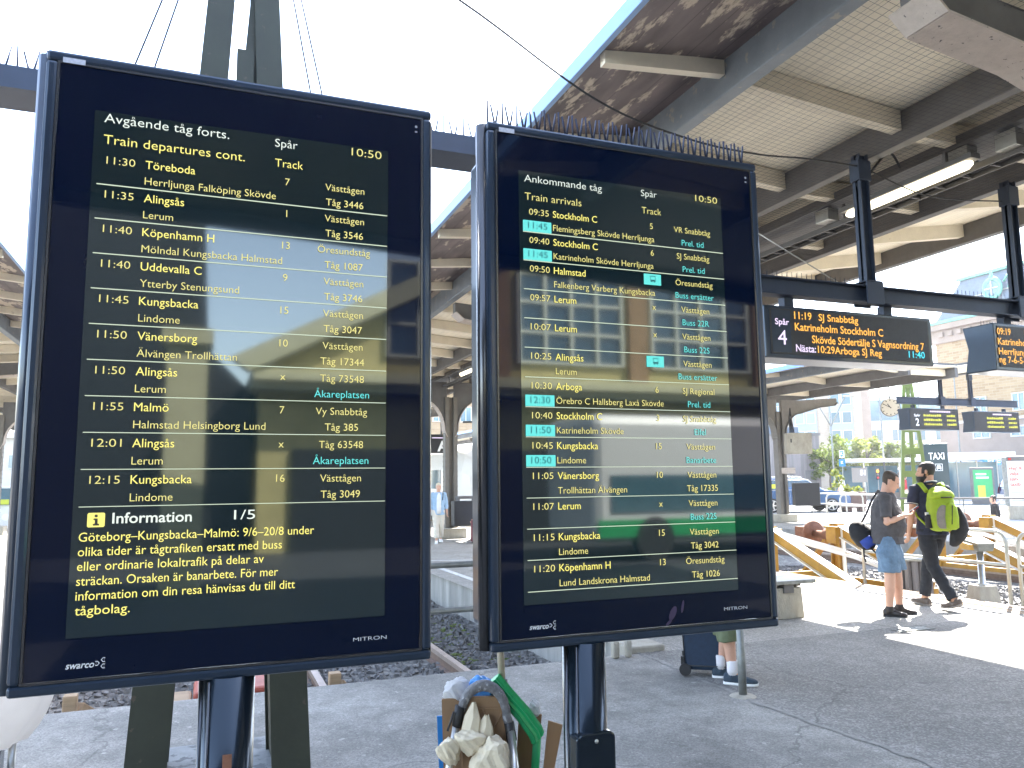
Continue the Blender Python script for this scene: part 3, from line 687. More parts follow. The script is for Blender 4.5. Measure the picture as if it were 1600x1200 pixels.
def board(x0, label, u0, u1, rows, head, times_cyan, tcol, rcol, info=None, spiked=False):
    zt = 2.868
    t = thing('timetable_board', label, 'information board', (x0, BY, zt - BH), 0, 'timetable boards')
    P = lambda u, v, d=0.0: (u, -d, BH - v)                     # u from the left edge, v down from the top
    fr = .030
    def frame(b):
        b.box(0, BW, 0, .10, 0, fr); b.box(0, BW, 0, .10, BH - fr, BH)
        b.box(0, fr, 0, .10, fr, BH - fr); b.box(BW - fr, BW, 0, .10, fr, BH - fr)
    simple('frame', 'navy_metal', t, frame, .009)
    def trim(b):
        a = fr - .001; w = .006
        b.box(a, BW - a, .001, .006, a, a + w); b.box(a, BW - a, .001, .006, BH - a - w, BH - a)
        b.box(a, a + w, .001, .006, a + w, BH - a - w); b.box(BW - a - w, BW - a, .001, .006, a + w, BH - a - w)
    simple('inner_trim', 'edge_trim', t, trim)
    def side(b):
        b.tube([(-.004, .045, .004), (-.004, .045, BH - .004)], .022, 10)
    simple('rounded_edge', 'edge_trim' if spiked else 'navy_metal', t, side); simple('rounded_edge', 'edge_trim', t, lambda b: b.tube([(BW + .002, .05, .004), (BW + .002, .05, BH - .004)], .010, 10))
    simple('rear_housing', 'navy_metal', t, lambda b: b.box(.005, BW - .005, .101, .215, .06, BH - .09), .02)
    simple('front_glass', 'glass_front', t, lambda b: b.box(fr + .006, BW - fr - .006, .004, .03, fr + .006, BH - fr - .006))
    s0, s1, v0, v1 = u0 - .014, u1 + .002, .160, 1.612
    sc = simple('screen', 'screen', t, lambda b: b.box(s0, s1, .0025, .004, BH - v1, BH - v0))
    simple('screen_edge', 'glass_front', sc, lambda b: b.box(s0, s1, .0025, .0035, BH - v1 - .022, BH - v1 - .004))
    cur = MB()
    def put(k, s, u, v, cap, **kw):
        dd = .0016 if k == 'dark_txt' else .0005
        text(cur.use(k), s, u, -v, cap, to=lambda a, c: (a, -dd, BH + c), **kw)
    for s, u, v, cap, w, k, bo in head: put(k, s, u, v, cap, width=w, bold=bo)
    cur.build('heading', None, sc, fix=False)
    for i, (tm, dest, via, trk, r1, r2, extra) in enumerate(rows):
        cur = MB(); L = .3755 + .0997 * i
        put('txt_y', tm, u0 + .022, L - .061, .0215, width=.0735, bold=-.007)
        put('txt_yb', dest, tcol, L - .060, .0235, sx=DSX, bold=.0)
        if via: put('txt_y', via, tcol, L - .0125, .0215, sx=VSX, bold=-.006)
        if trk == 'bus':
            cur.use('txt_c').box(tcol + .355, tcol + .424, -.001, .0024, BH - L + .053, BH - L + .092)
            cur.use('dark_txt'); cx, cz = tcol + .39, BH - L + .073
            q = lambda a, c, e, f: cur.quad((cx + a, -.0016, cz + e), (cx + c, -.0016, cz + e), (cx + c, -.0016, cz + f), (cx + a, -.0016, cz + f))
            q(-.0105, .0105, -.008, -.002); q(-.0105, -.0085, -.002, .012); q(.0085, .0105, -.002, .012); q(-.0105, .0105, .010, .0125); q(-.008, -.004, -.0115, -.008); q(.004, .008, -.0115, -.008)
        elif trk: put('txt_y', trk, rcol - .174, L - .061, .0215, sx=VSX, align='c', bold=-.004)
        put('txt_y', r1, rcol, L - .060, .0215, sx=RSX, align='c', bold=-.006)
        if r2: put('txt_c' if not r2.startswith('Tåg') else 'txt_y', r2, rcol, L - .0125, .0215, sx=RSX, align='c', bold=-.003)
        if extra:
            cur.use('txt_c').box(u0, u0 + .104, -.001, .0024, BH - L + .0025, BH - L + .040)
            put('dark_txt', extra, u0 + .0165, L - .0125, .0215, width=.072)
        cur.use('txt_line').box(u0, u1, -.0008, .0024, BH - L - .0011, BH - L + .0011)
        cur.build('timetable_row', None, sc, fix=False)
    if info:
        cur = MB(); cur.use('txt_yb')
        cur.prism([(u, 0, BH - v) for u, v in ((.164, 1.292), (.167, 1.289), (.203, 1.289), (.206, 1.292), (.206, 1.324), (.203, 1.327), (.167, 1.327), (.164, 1.324))], (0, -.0008, 0), (0, .003, 0))
        cur.use('black'); cur.prism([(u, 0, BH - v) for u, v in ((.1815, 1.294), (.1885, 1.294), (.1885, 1.3005), (.1815, 1.3005))], (0, -.0016, 0), (0, .0006, 0))
        cur.prism([(u, 0, BH - v) for u, v in ((.179, 1.304), (.189, 1.304), (.189, 1.318), (.193, 1.318), (.193, 1.3225), (.178, 1.3225), (.178, 1.318), (.1825, 1.318), (.1825, 1.308), (.179, 1.308))], (0, -.0016, 0), (0, .0006, 0))
        cur.build('information_icon', None, sc); cur = MB()
        put('txt_w', 'Information', .224, 1.318, .0275, width=.199, bold=.014)
        put('txt_w', '1/5', .534, 1.316, .026, width=.057, bold=.0)
        for k, (s, w) in enumerate(info): put('txt_yb', s, .146, 1.364 + .0381 * k, .0235, width=w, bold=.0)
        cur.build('information_notice', None, sc, fix=False)
    # maker's marks and sensor
    b = MB(); f = lambda a, c: (a, .0030, BH + c)
    text(b, 'swarco', .131, -1.690, .0165, width=.066, bold=.02, shear=.22, to=f)
    for dx, dv, sg in ((.200, 1.681, 1), (.213, 1.673, -1), (.213, 1.689, -1)):
        for p in (((0, -.006), (.006, -.006), (.011, 0), (.006, .006), (0, .006), (.0032, 0)),):
            outer = [(dx + a * sg + (.011 if sg < 0 else 0), dv + c) for a, c in p]; n = len(outer)
            cx_ = sum(q[0] for q in outer) / n; cv_ = sum(q[1] for q in outer) / n
            inner = [(cx_ + (q[0] - cx_) * .66, cv_ + (q[1] - cv_) * .66) for q in outer]
            for j in range(n):
                a, c2, d, e = outer[j], outer[(j + 1) % n], inner[(j + 1) % n], inner[j]
                b.quad(*[(q[0], .0030, BH - q[1]) for q in (a, c2, d, e)])
    text(b, 'MITRON', .876, -1.680, .0105, width=.099, bold=-.004, to=f)
    b.build('maker_mark', 'logo', t, fix=False)
    st = MB(); st.box(.042, .098, -.0012, -.0001, BH - .034, BH - .0185)
    so_ = st.build('sticker', 'sticker', t)
    b = MB()
    b.tube([(BW - .052, .0035, BH - .062), (BW - .052, .0028, BH - .062)], .0045, 12); b.box(BW - .056, BW - .048, .0028, .0036, BH - .082, BH - .077)
    b.build('light_sensor', 'print_grey', t)
    if spiked:
        b = MB()
        for cu, cv, a_, w_, h_ in ((.665, 1.675, .5, .012, .026), (.705, 1.655, .2, .005, .022), (.648, 1.705, .9, .005, .016)):
            b._face([b.bm.verts.new((cu + w_ * math.cos(q) * math.cos(a_) + h_ * math.sin(q) * math.sin(a_), .0032, BH - cv + h_ * math.sin(q) * math.cos(a_) - w_ * math.cos(q) * math.sin(a_))) for q in [2 * PI * k / 14 for k in range(14)]])
        b.build('smear', 'smear', t, fix=False)
        b = MB(); spikes(b, .02, BW - .02, .05, BH + .004, .0272, .092, .0042); b.use('spike'); b.box(.0, BW + .006, .035, .065, BH, BH + .004)
        b.build('bird_spikes', 'spike', t)
    return t

DSX, VSX, RSX = 1.0, 1.0, 1.0
# natural widths decide the horizontal scale of each type style
def _fit(s, cap, w, bold): g = glyphs(s, bold); return w / ((g[3] - g[2]) * cap / CAP)
DSX = _fit('Töreboda', .0235, .133, .0); VSX = _fit('Herrljunga Falköping Skövde', .0215, .361, -.006); RSX = _fit('Västtågen', .0215, .121, -.006)
SH = 'Åkareplatsen'
rowsL = [('11:30', 'Töreboda', 'Herrljunga Falköping Skövde', '7', 'Västtågen', 'Tåg 3446', None), ('11:35', 'Alingsås', 'Lerum', '1', 'Västtågen', 'Tåg 3546', None),
         ('11:40', 'Köpenhamn H', 'Mölndal Kungsbacka Halmstad', '13', 'Öresundståg', 'Tåg 1087', None), ('11:40', 'Uddevalla C', 'Ytterby Stenungsund', '9', 'Västtågen', 'Tåg 3746', None),
         ('11:45', 'Kungsbacka', 'Lindome', '15', 'Västtågen', 'Tåg 3047', None), ('11:50', 'Vänersborg', 'Älvängen Trollhättan', '10', 'Västtågen', 'Tåg 17344', None),
         ('11:50', 'Alingsås', 'Lerum', 'x', 'Tåg 73548', SH, None), ('11:55', 'Malmö', 'Halmstad Helsingborg Lund', '7', 'Vy Snabbtåg', 'Tåg 385', None),
         ('12:01', 'Alingsås', 'Lerum', 'x', 'Tåg 63548', SH, None), ('12:15', 'Kungsbacka', 'Lindome', '16', 'Västtågen', 'Tåg 3049', None)]
headL = [('Avgående tåg forts.', .153, .193, .0265, .334, 'txt_w', -.006), ('Train departures cont.', .154, .256, .0265, .379, 'txt_yb', -.006), ('Spår', .619, .196, .025, .066, 'txt_w', -.007),
         ('Track', .620, .259, .025, .083, 'txt_yb', -.007), ('10:50', .851, .191, .025, .095, 'txt_y', -.009)]
info = [('Göteborg–Kungsbacka–Malmö: 9/6–20/8 under', .611), ('olika tider är tågtrafiken ersatt med buss', .521), ('eller ordinarie lokaltrafik på delar av', .472), ('sträckan. Orsaken är banarbete. För mer', .512),
        ('information om din resa hänvisas du till ditt', .560), ('tågbolag.', .131)]
B1 = board(-.450, 'departures board in yellow lettering with an Information notice at its foot', .142, .966, rowsL, headL, None, .264, .832, info)
rowsR = [('09:35', 'Stockholm C', 'Flemingsberg Skövde Herrljunga', '5', 'VR Snabbtåg', 'Prel. tid', '11:45'), ('09:40', 'Stockholm C', 'Katrineholm Skövde Herrljunga', '6', 'SJ Snabbtåg', 'Prel. tid', '11:45'),
         ('09:50', 'Halmstad', 'Falkenberg Varberg Kungsbacka', 'bus', 'Öresundståg', 'Buss ersätter', None), ('09:57', 'Lerum', '', 'x', 'Västtågen', 'Buss 22R', None), ('10:07', 'Lerum', '', 'x', 'Västtågen', 'Buss 22S', None),
         ('10:25', 'Alingsås', 'Lerum', 'bus', 'Västtågen', 'Buss ersätter', None), ('10:30', 'Arboga', 'Örebro C Hallsberg Laxå Skövde', '6', 'SJ Regional', 'Prel. tid', '12:30'), ('10:40', 'Stockholm C', 'Katrineholm Skövde', '3', 'SJ Snabbtåg', 'Elfel', '11:50'),
         ('10:45', 'Kungsbacka', 'Lindome', '15', 'Västtågen', 'Banarbete', '10:50'), ('11:05', 'Vänersborg', 'Trollhättan Älvängen', '10', 'Västtågen', 'Tåg 17335', None), ('11:07', 'Lerum', '', 'x', 'Västtågen', 'Buss 22S', None),
         ('11:15', 'Kungsbacka', 'Lindome', '15', 'Västtågen', 'Tåg 3042', None), ('11:20', 'Köpenhamn H', 'Lund Landskrona Halmstad', '13', 'Öresundståg', 'Tåg 1026', None)]
headR = [('Ankommande tåg', .133, .199, .025, .298, 'txt_w', -.009), ('Train arrivals', .134, .263, .0255, .215, 'txt_y', -.009), ('Spår', .591, .194, .024, .066, 'txt_w', -.009), ('Track', .592, .259, .0245, .081, 'txt_y', -.009), ('10:50', .824, .185, .024, .097, 'txt_y', -.009)]
DSX = _fit('Stockholm C', .0235, .171, .0); VSX = _fit('Flemingsberg Skövde Herrljunga', .0215, .402, -.006); RSX = _fit('VR Snabbtåg', .0215, .158, -.006)
B2 = board(.856, 'arrivals board with cyan delay boxes and bird spikes on top', .127, .937, rowsR, headR, None, .238, .804, None, True)

def pole(x, label, plate):
    t = thing('board_pole', label, 'pole', (x, 2.46, 0), 0, 'poles of the timetable boards')
    simple('tube', 'navy_pole', t, lambda b: b.tube([(0, 0, 0), (0, 0, 1.12)], .072, 32))
    simple('side_strip', 'edge_trim', t, lambda b: b.tube([(-.071, -.012, .05), (-.071, -.012, 1.11)], .008, 8)); simple('side_strip', 'edge_trim', t, lambda b: b.tube([(-.052, -.052, .05), (-.052, -.052, 1.11)], .0045, 8))
    simple('base_plate', 'navy_pole', t, lambda b: b.box(-.17, .17, -.17, .17, 0, .02), .005)
    if plate:
        def f(b):
            pts = [(-.070, .35)]
            for i in range(9): a = PI - i / 8 * PI / 2; pts.append((-.045 + .025 * math.cos(a), .822 + .022 * math.sin(a)))
            for i in range(9): a = PI / 2 - i / 8 * PI / 2; pts.append((.045 + .025 * math.cos(a), .822 + .022 * math.sin(a)))
            pts.append((.070, .35)); b.prism([(u, -.079, z) for u, z in pts], (0, 0, 0), (0, .09, 0))
        p = simple('access_cover', 'navy_pole', t, f, .006)
        simple('screw', 'steel', p, lambda b: b.ball((0, -.08, .818), .007, 2, (1, .5, 1)))
    else:
        simple('paint_scrape', 'rust', t, lambda b: b.box(-.012, .012, -.0735, -.0705, .86, .92))
    return t
pole(.085, 'dark blue steel pole under the departures board with a paint scrape', False)
pole(1.205, 'dark blue steel pole under the arrivals board with an access cover', True)

# ------------------------------------------------------------------ mast, portal beam, wires behind the boards
t = thing('portal_mast', 'olive riveted A shaped mast behind the departures board', 'mast', (.125, 4.62, 0))
def leg(s):
    def f(b):
        for yy, in ((-.2,), (.2,)):
            b.hexa([(s * .445, yy - .012, .18), (s * .25, yy - .012, .18), (s * .25, yy + .012, .18), (s * .445, yy + .012, .18),
                    (s * .134, yy - .012, 5.3), (s * .012, yy - .012, 5.3), (s * .012, yy + .012, 5.3), (s * .134, yy + .012, 5.3)])
        b.hexa([(s * .285, -.187, .18), (s * .265, -.187, .18), (s * .265, .187, .18), (s * .285, .187, .18),
                (s * .03, -.187, 5.3), (s * .015, -.187, 5.3), (s * .015, .187, 5.3), (s * .03, .187, 5.3)])
    return f
simple('leg', 'olive', t, leg(-1)); simple('leg', 'olive', t, leg(1))
def br(b):
    for z in (1.6, 2.7, 5.1):
        w = .38 - .055 * z; b.box(-w, w, -.225, -.213, z, z + .1); b.box(-w, w, .213, .225, z, z + .1)
    b.beam((.02, -.16, 3.4), (.085, -.16, 4.42), .10, .03, (0, 1, 0)); b.box(-.03, .06, -.21, -.15, 3.8, 4.07)
simple('bracing', 'olive', t, br)
simple('plinth', 'plinth_paint', t, lambda b: b.box(-.44, .44, -.30, .46, 0, .18), .02)
t = thing('portal_beam', 'dark blue spiked beam crossing behind both boards at the olive mast', 'beam', (0, 4.5, 3.68))
simple('girder', 'beam_navy', t, lambda b: (b.box(-2.6, 1.72, -.02, .0, 0, .12), b.box(-2.6, 1.72, .001, .24, .0, .012), b.box(-2.6, 1.72, .241, .26, 0, .12)))
b = MB(); spikes(b, -2.55, 1.7, .1, .12, .065, .17, .0065); b.build('bird_spikes', 'spike', t)
for i, (a, c) in enumerate((((-.03, 4.5, 5.25), (-.456, 4.5, 3.81)), ((0, 4.5, 5.25), (-.354, 4.5, 3.81)), ((.25, 4.5, 5.25), (.53, 4.5, 3.81)), ((.27, 4.5, 5.25), (.60, 4.5, 3.81)))):
    b = MB(); b.tube([a, c], .005, 6); tag(b.build('stay_wire', 'spike'), ('outermost stay wire left of the mast above the departures board', 'stay wire left of the mast, the one nearer to it', 'stay wire right of the mast, the one nearer to it', 'outermost stay wire right of the mast above the departures board')[i], 'wire', 'stay wires of the mast')
def sag(b, pts, n, r):
    out = []
    pts = [Vector(p) for p in pts]
    for i in range(len(pts) - 1):
        p0 = pts[max(0, i - 1)]; p1 = pts[i]; p2 = pts[i + 1]; p3 = pts[min(len(pts) - 1, i + 2)]
        for k in range(n):
            u = k / n; out.append(.5 * ((2 * p1) + (p2 - p0) * u + (2 * p0 - 5 * p1 + 4 * p2 - p3) * u * u + (3 * p1 - p0 - 3 * p2 + p3) * u ** 3))
    out.append(pts[-1]); b.tube(out, r, 6)
b = MB(); sag(b, [(.25, 4.5, 5.2), (1.455, 4.6, 4.78), (2.593, 4.9, 4.435), (3.5, 5.1, 4.36), (4.342, 5.3, 4.43), (5.0, 5.4, 4.52), (5.693, 5.47, 4.57)], 8, .008)
tag(b.build('power_cable', 'cable'), 'black cable sagging from the mast across the soffit to the sign hanger', 'cable')
b = MB(); sag(b, [(5.8, 5.5, 4.57), (6.6, 5.5, 4.40), (7.6, 5.5, 4.47)], 8, .007); sag(b, [(5.8, 5.45, 4.52), (6.1, 5.5, 4.78), (6.35, 5.6, 4.7)], 6, .012)
tag(b.build('power_cable', 'cable'), 'black cable slung between the two sign hangers below the lit tube', 'cable')
b = MB(); b.tube([(4.6, 6.3, 4.35), (5.55, 5.6, 3.42)], .006, 6)
tag(b.build('stay_wire', 'steel'), 'thin pale stay wire beside the track 4 sign hanger', 'wire')

# ------------------------------------------------------------------ platform signs on their cross beams
def crossbeam(loc, L, label, hangers, h=.16, hz=1.28):
    t = thing('sign_beam', label, 'beam', loc, 0, 'beams carrying the platform signs')
    simple('girder', 'beam_navy', t, lambda b: (b.box(0, L, -.008, .008, .013, h - .013), b.box(0, L, -.07, .07, 0, .012), b.box(0, L, -.07, .07, h - .012, h)), .003)
    b = MB(); spikes(b, .1, L - .05, 0, h, .055, .07, .0022); b.build('bird_spikes', 'spike', t)
    for x in hangers:
        hg = simple('hanger', 'beam_navy', t, lambda b: (b.box(x - .055, x + .055, -.012, .012, h, h + hz), b.box(x - .055, x - .043, -.05, .05, h, h + hz), b.box(x + .043, x + .055, -.05, .05, h, h + hz)))
        simple('clamp', 'beam_navy', hg, lambda b: (b.box(x - .1, x + .1, -.09, -.071, -.02, h + .03), b.box(x - .1, x + .1, .071, .09, -.02, h + .03), b.box(x - .1, x + .1, -.09, .09, h + .031, h + .045), b.box(x - .075, x + .075, -.06, .06, h + hz - .26, h + hz - .06)), .005)
    return t
crossbeam((4.3, 5.5, 3.25), 5.2, 'dark spiked beam carrying the track 4 sign under the canopy', [1.42, 3.42])

def led_sign(loc, W, H, label, txt, grp, depth=.34, ang=0.0, n_arm=2, face='black'):
    """double sided box; front plane leans slightly back to its base"""
    t = thing('platform_sign', label, 'departure sign', loc, 0, grp)
    prof = [(-.0, 0), (.06, -H * .08 + H * .08), (depth - .04, 0), (depth, H), (0 - .05, H)]
    prof = [(0, 0), (depth, 0), (depth - .04, H), (-.04, H)]
    def body(b):
        b.prism([(0, y, z) for y, z in ((0, 0), (depth, 0), (depth - .05, H * .5), (depth, H), (0, H), (-.0, H * .5))], (0, 0, 0), (W, 0, 0))
    simple('housing', 'navy_metal', t, body, .012)
    simple('face', 'black', t, lambda b: b.box(.05, W - .05, -.008, -.001, .035, H - .03), .003)
    for k in range(n_arm):
        x = W * (.2 if k == 0 else .8)
        simple('arm', 'beam_navy', t, lambda b: b.box(x - .05, x + .05, depth / 2 - .04, depth / 2 + .04, H, H + .12))
    T = {}
    for m, s, u, z, cap, kw in txt:
        T.setdefault(m, MB()); text(T[m], s, u, z, cap, to=lambda a, c: (a, -.0095, c), **kw)
    nm = {'led_o': 'orange_text', 'led_w': 'pale_text', 'led_c': 'cyan_text', 'led_yg': 'yellow_text', 'print_white': 'printed_text'}
    for m, q in T.items(): q.build(nm[m], m, t, fix=False)
    b = MB(); spikes(b, .06, W - .03, depth / 2, H, .042, .055, .002); b.build('bird_spikes', 'spike', t)
    return t
# sign face origin at x 4.43, z 2.68 on the plane y 5.4
X0, Z0 = 4.43, 2.675
q = lambda x: x - X0
z = lambda v: v - Z0
led_sign((X0, 5.4, Z0), 1.935, .46, 'orange lettered track 4 sign hanging under the dark spiked beam', [
    ('led_w', 'Spår', q(4.534), z(2.966), .052, dict(width=.15, bold=.012)), ('led_w', '4', q(4.557), z(2.792), .125, dict(width=.095, bold=.0)),
    ('led_o', '11:19', q(4.744), z(3.026), .064, dict(width=.19, bold=.012)), ('led_o', 'SJ Snabbtåg', q(5.012), z(3.026), .060, dict(width=.452, bold=.012)),
    ('led_o', 'Katrineholm Stockholm C', q(4.744), z(2.925), .066, dict(width=1.007, bold=.012)),
    ('led_o', 'Skövde Södertälje S Vagnsordning 7', q(4.925), z(2.822), .066, dict(width=1.319, bold=.012)),
    ('led_w', 'Nästa:', q(4.745), z(2.738), .062, dict(width=.217, bold=.012)), ('led_o', '10:29Arboga SJ Reg', q(4.983), z(2.738), .062, dict(width=.735, bold=.012)),
    ('led_c', '11:40', q(6.045), z(2.745), .060, dict(width=.2, bold=.012))], 'platform signs near the canopy edge')
sx_ = simple('led_panel', 'navy_metal', D.objects['platform_sign'], lambda b: b.box(q(4.50), q(4.70), -.0088, -.0082, .05, .42))
X0 = 7.19
led_sign((X0, 5.4, 2.675), 1.95, .475, 'orange lettered sign with a plain blue end face beside the track 4 sign', [
    ('led_o', '09:19', .04, .358, .064, dict(width=.19, bold=.012)), ('led_o', 'E', .425, .358, .062, dict(bold=.012)), ('led_o', 'Katrineholm', .04, .256, .066, dict(width=.49, bold=.012)),
    ('led_o', 'Herrljunga', .04, .158, .066, dict(width=.43, bold=.012)), ('led_o', 'ng 7-6-5-4-', .04, .077, .062, dict(width=.44, bold=.012))], 'platform signs near the canopy edge')
# far pair over the next platform
crossbeam((20.2, 18.6, 3.93), 5.4, 'grey spiked beam over the far platform in front of the brick building', [1.9, 3.25], .22, .9)
b_ = [('print_white', 'Spår', .22, .42, .07, dict(width=.26, bold=.02)), ('print_white', '2', .27, .13, .22, dict(bold=.02))]
def far_sign(loc, label, two):
    t = led_sign(loc, 2.15, .68, label, b_ if two else [], 'distant platform signs', .42)
    def rows(b):
        random.seed(9)
        for v in (.42, .28, .14):
            for x0, x1 in ((.62, 1.42), (1.62, 2.02)):
                x = x0
                while x < x1 - .05:
                    w = random.uniform(.03, .09); b.box(x, min(x + w, x1), -.012, -.009, v, v + random.choice((.06, .075))); x += w + .018
    simple('led_rows', 'led_yg', t, rows)
    def top(b):
        x = .9
        while x < 1.75: b.box(x, x + .06, -.012, -.009, .56, .61); x += .075
    simple('led_heading', 'led_w', t, top)
    return t
far_sign((20.55, 18.5, 3.12), 'small track 2 sign hanging under the far grey beam', True)
far_sign((23.35, 18.5, 3.08), 'small yellow lettered sign under the far beam, right of the track 2 sign', False)

# ------------------------------------------------------------------ things on and beside the platform
t = thing('barrier_rail', 'grey two bar pipe barrier across the end of the left track', 'railing', (0, 5.5, 0))
for z_ in (.75, 1.065): simple('bar', 'pipe', t, lambda b: b.tube([(-3.2, 0, z_), (3.9, 0, z_)], .021, 12))
for x in (-3.1, .1, 2.72): simple('post', 'pipe', t, lambda b: b.tube([(x, .03, 0), (x, .03, 1.07)], .024, 12))
t = thing('pipe_post', 'grey pipe post in front of the traveller with the navy suitcase', 'post', (3.9, 5.22, 0))
simple('tube', 'pipe', t, lambda b: b.tube([(0, 0, 0), (0, 0, .33), (0, 0, .335), (-.012, .0, 1.1)], [.031, .031, .028, .028], 14))
simple('footing', 'concrete', t, lambda b: b.tube([(0, 0, -.01), (0, 0, .006), (0, 0, .014)], [.12, .09, .03], 14))

t = thing('bench', 'concrete block bench with a dark slab seat beside the arrivals board', 'bench', (5.75, 7.95, 0))
simple('seat', 'pipe', t, lambda b: b.box(-.95, 1.12, -.26, .26, .405, .45), .008)
for x in (-.55, .78): simple('block', 'concrete', t, lambda b: b.hexa([(x - .22, -.2, 0), (x + .2, -.2, 0), (x + .2, .2, 0), (x - .22, .2, 0), (x - .2, -.2, .36), (x + .17, -.2, .36), (x + .17, .2, .36), (x - .2, .2, .36)]), .01)
simple('bearer', 'beam_dark', t, lambda b: (b.box(-.9, 1.0, -.13, -.03, .361, .404), b.box(.68, .82, -.22, .2, .30, .404)))

def railing(loc, rz, L, label, grp=None):
    t = thing('steel_railing', label, 'railing', loc, rz, grp); r = .024; c = .16
    def hoop(b):
        pts = [(0, 0, 0), (0, 0, .93 - c)] + [(c - c * math.cos(a), 0, .93 - c + c * math.sin(a)) for a in [PI / 2 * k / 6 for k in range(1, 7)]]
        pts += [(L - c + c * math.sin(a), 0, .93 - c + c * math.cos(a)) for a in [PI / 2 * k / 6 for k in range(0, 7)]] + [(L, 0, 0)]
        b.tube(pts, r, 12)
    simple('hoop', 'steel', t, hoop); simple('mid_bar', 'steel', t, lambda b: b.tube([(.02, 0, .5), (L - .02, 0, .5)], r * .9, 12))
    return t
railing((9.72, 9.8, 0), -PI / 2, 2.42, 'shiny steel railing at the platform edge beside the man with the backpack', 'steel railings at the platform edge')
railing((9.72, 7.22, 0), -PI / 2, 2.4, 'second steel railing, farther from the two men', 'steel railings at the platform edge')

def buffer_stop(xc, y, label, m='yellow'):
    t = thing('buffer_stop', label, 'buffer stop', (xc, y, -.33), 0, 'buffer stops at the track ends')
    for s in (-1, 1):
        x = s * .82
        p = simple('frame', m, t, lambda b: (b.box(x - .09, x + .09, -.11, -.085, 0, 1.08), b.box(x - .09, x + .09, .085, .11, 0, 1.08), b.box(x - .012, x + .012, -.084, .084, 0, 1.08),
            b.beam((x - .0, .1, .95), (x - .0, 1.0, .02), .16, .05), b.box(x - .05, x + .05, -2.2, 1.1, 0, .09)))
        simple('brace', m, t, lambda b: (b.beam((x, -.12, .93), (x, -2.15, .1), .02, .2), ))
        simple('brace_flange', 'sunlit_white_paint', t, lambda b: (b.beam((x, -.1, 1.045), (x, -2.2, .205), .17, .022), b.beam((x, -.12, .82), (x, -2.1, .0), .15, .02)))
        bf = simple('buffer', 'rust' if m == 'yellow' else 'buffer_dark', t, lambda b: (b.tube([(x, .11, .85), (x, .3, .85), (x, .301, .85), (x, .62, .85)], [.12, .12, .075, .075], 16),
            b.tube([(x, .62, .85), (x, .63, .85), (x, .68, .85), (x, .70, .85)], [.1, .26, .26, .2], 24), b.box(x - .13, x + .13, .78, 1.05, .72, .98)))
    for s in (-1, 1): simple('head_block', m, t, lambda b: (b.box(s * .82 - .16, s * .82 + .16, -.12, .14, .70, 1.0), b.box(s * .82 - .18, s * .82 + .18, -.15, .17, 1.001, 1.03)), .01)
    simple('tie_bar', m, t, lambda b: b.box(-.9, .9, .0, .1, .1, .2))
    simple('sunlit_white_bars', 'sunlit_white_paint', t, lambda b: (b.beam((.82, -.14, 1.0), (.82, -.15, 0), .07, .03, (0, 1, 0)), b.beam((-.82, -.35, .95), (.82, -.18, .55), .04, .09), b.beam((.82, -.2, .52), (.9, -2.1, .12), .04, .09), b.beam((-.82, -.3, .9), (.82, -1.2, .35), .03, .05)))  # bars coloured white for the sunlight on them
    return t
buffer_stop(10.85, 12.4, 'yellow buffer stop with rusty discs behind the man with the phone')
buffer_stop(16.2, 13.3, 'yellow buffer stop with dark discs behind the man with the backpack')
buffer_stop(-4.9 + 2.4, 9.6, 'yellow and white buffer stop behind the white plastic sack')
buffer_stop(25.1, 33.5, 'small distant yellow buffer stop left of the column with cabinets')

def light_bollard(loc, label):
    t = thing('light_bollard', label, 'light bollard', loc, -.3, 'low lamps on concrete feet')
    simple('foot', 'concrete', t, lambda b: b.hexa([(-.2, -.2, 0), (.2, -.2, 0), (.2, .2, 0), (-.2, .2, 0), (-.15, -.15, .38), (.15, -.15, .38), (.15, .15, .38), (-.15, .15, .38)]), .015)
    simple('stem', 'steel', t, lambda b: (b.tube([(0, 0, .38), (0, 0, .4), (0, 0, .41), (0, 0, .95)], [.09, .09, .05, .05], 14)))
    h = simple('lamp_head', 'pipe', t, lambda b: b.hexa([(-.12, -.16, .93), (.12, -.16, .93), (.2, .18, .93), (-.2, .18, .93), (-.15, -.2, 1.06), (.15, -.2, 1.06), (.22, .2, 1.13), (-.22, .2, 1.13)]), .008)
    simple('reflector', 'yellow', h, lambda b: b.hexa([(-.235, -.1, .95), (-.2, -.16, .95), (-.2, .16, .95), (-.235, .16, .95), (-.24, -.1, 1.04), (-.215, -.16, 1.04), (-.22, .16, 1.08), (-.24, .16, 1.08)]))
    return t
light_bollard((11.95, 9.55, -.5), 'low lamp on a concrete foot seen through the steel railing')
light_bollard((13.2, 8.9, -.5), 'low lamp on a concrete foot at the corner post of the steel railing')
t = thing('slatted_bin', 'grey slatted litter bin standing in the pit behind the walking man', 'litter bin', (11.0, 10.05, -.5))
def slats(b):
    for k in range(14):
        a = 2 * PI * k / 14; b.box(.24 * math.cos(a) - .035, .24 * math.cos(a) + .035, .24 * math.sin(a) - .035, .24 * math.sin(a) + .035, .02, .78)
simple('slats', 'wood_grey', t, slats); simple('liner', 'black', t, lambda b: b.tube([(0, 0, .03), (0, 0, .74)], .2, 16)); simple('rim', 'steel', t, lambda b: b.tube([(0, 0, .78), (0, 0, .84)], .29, 18))

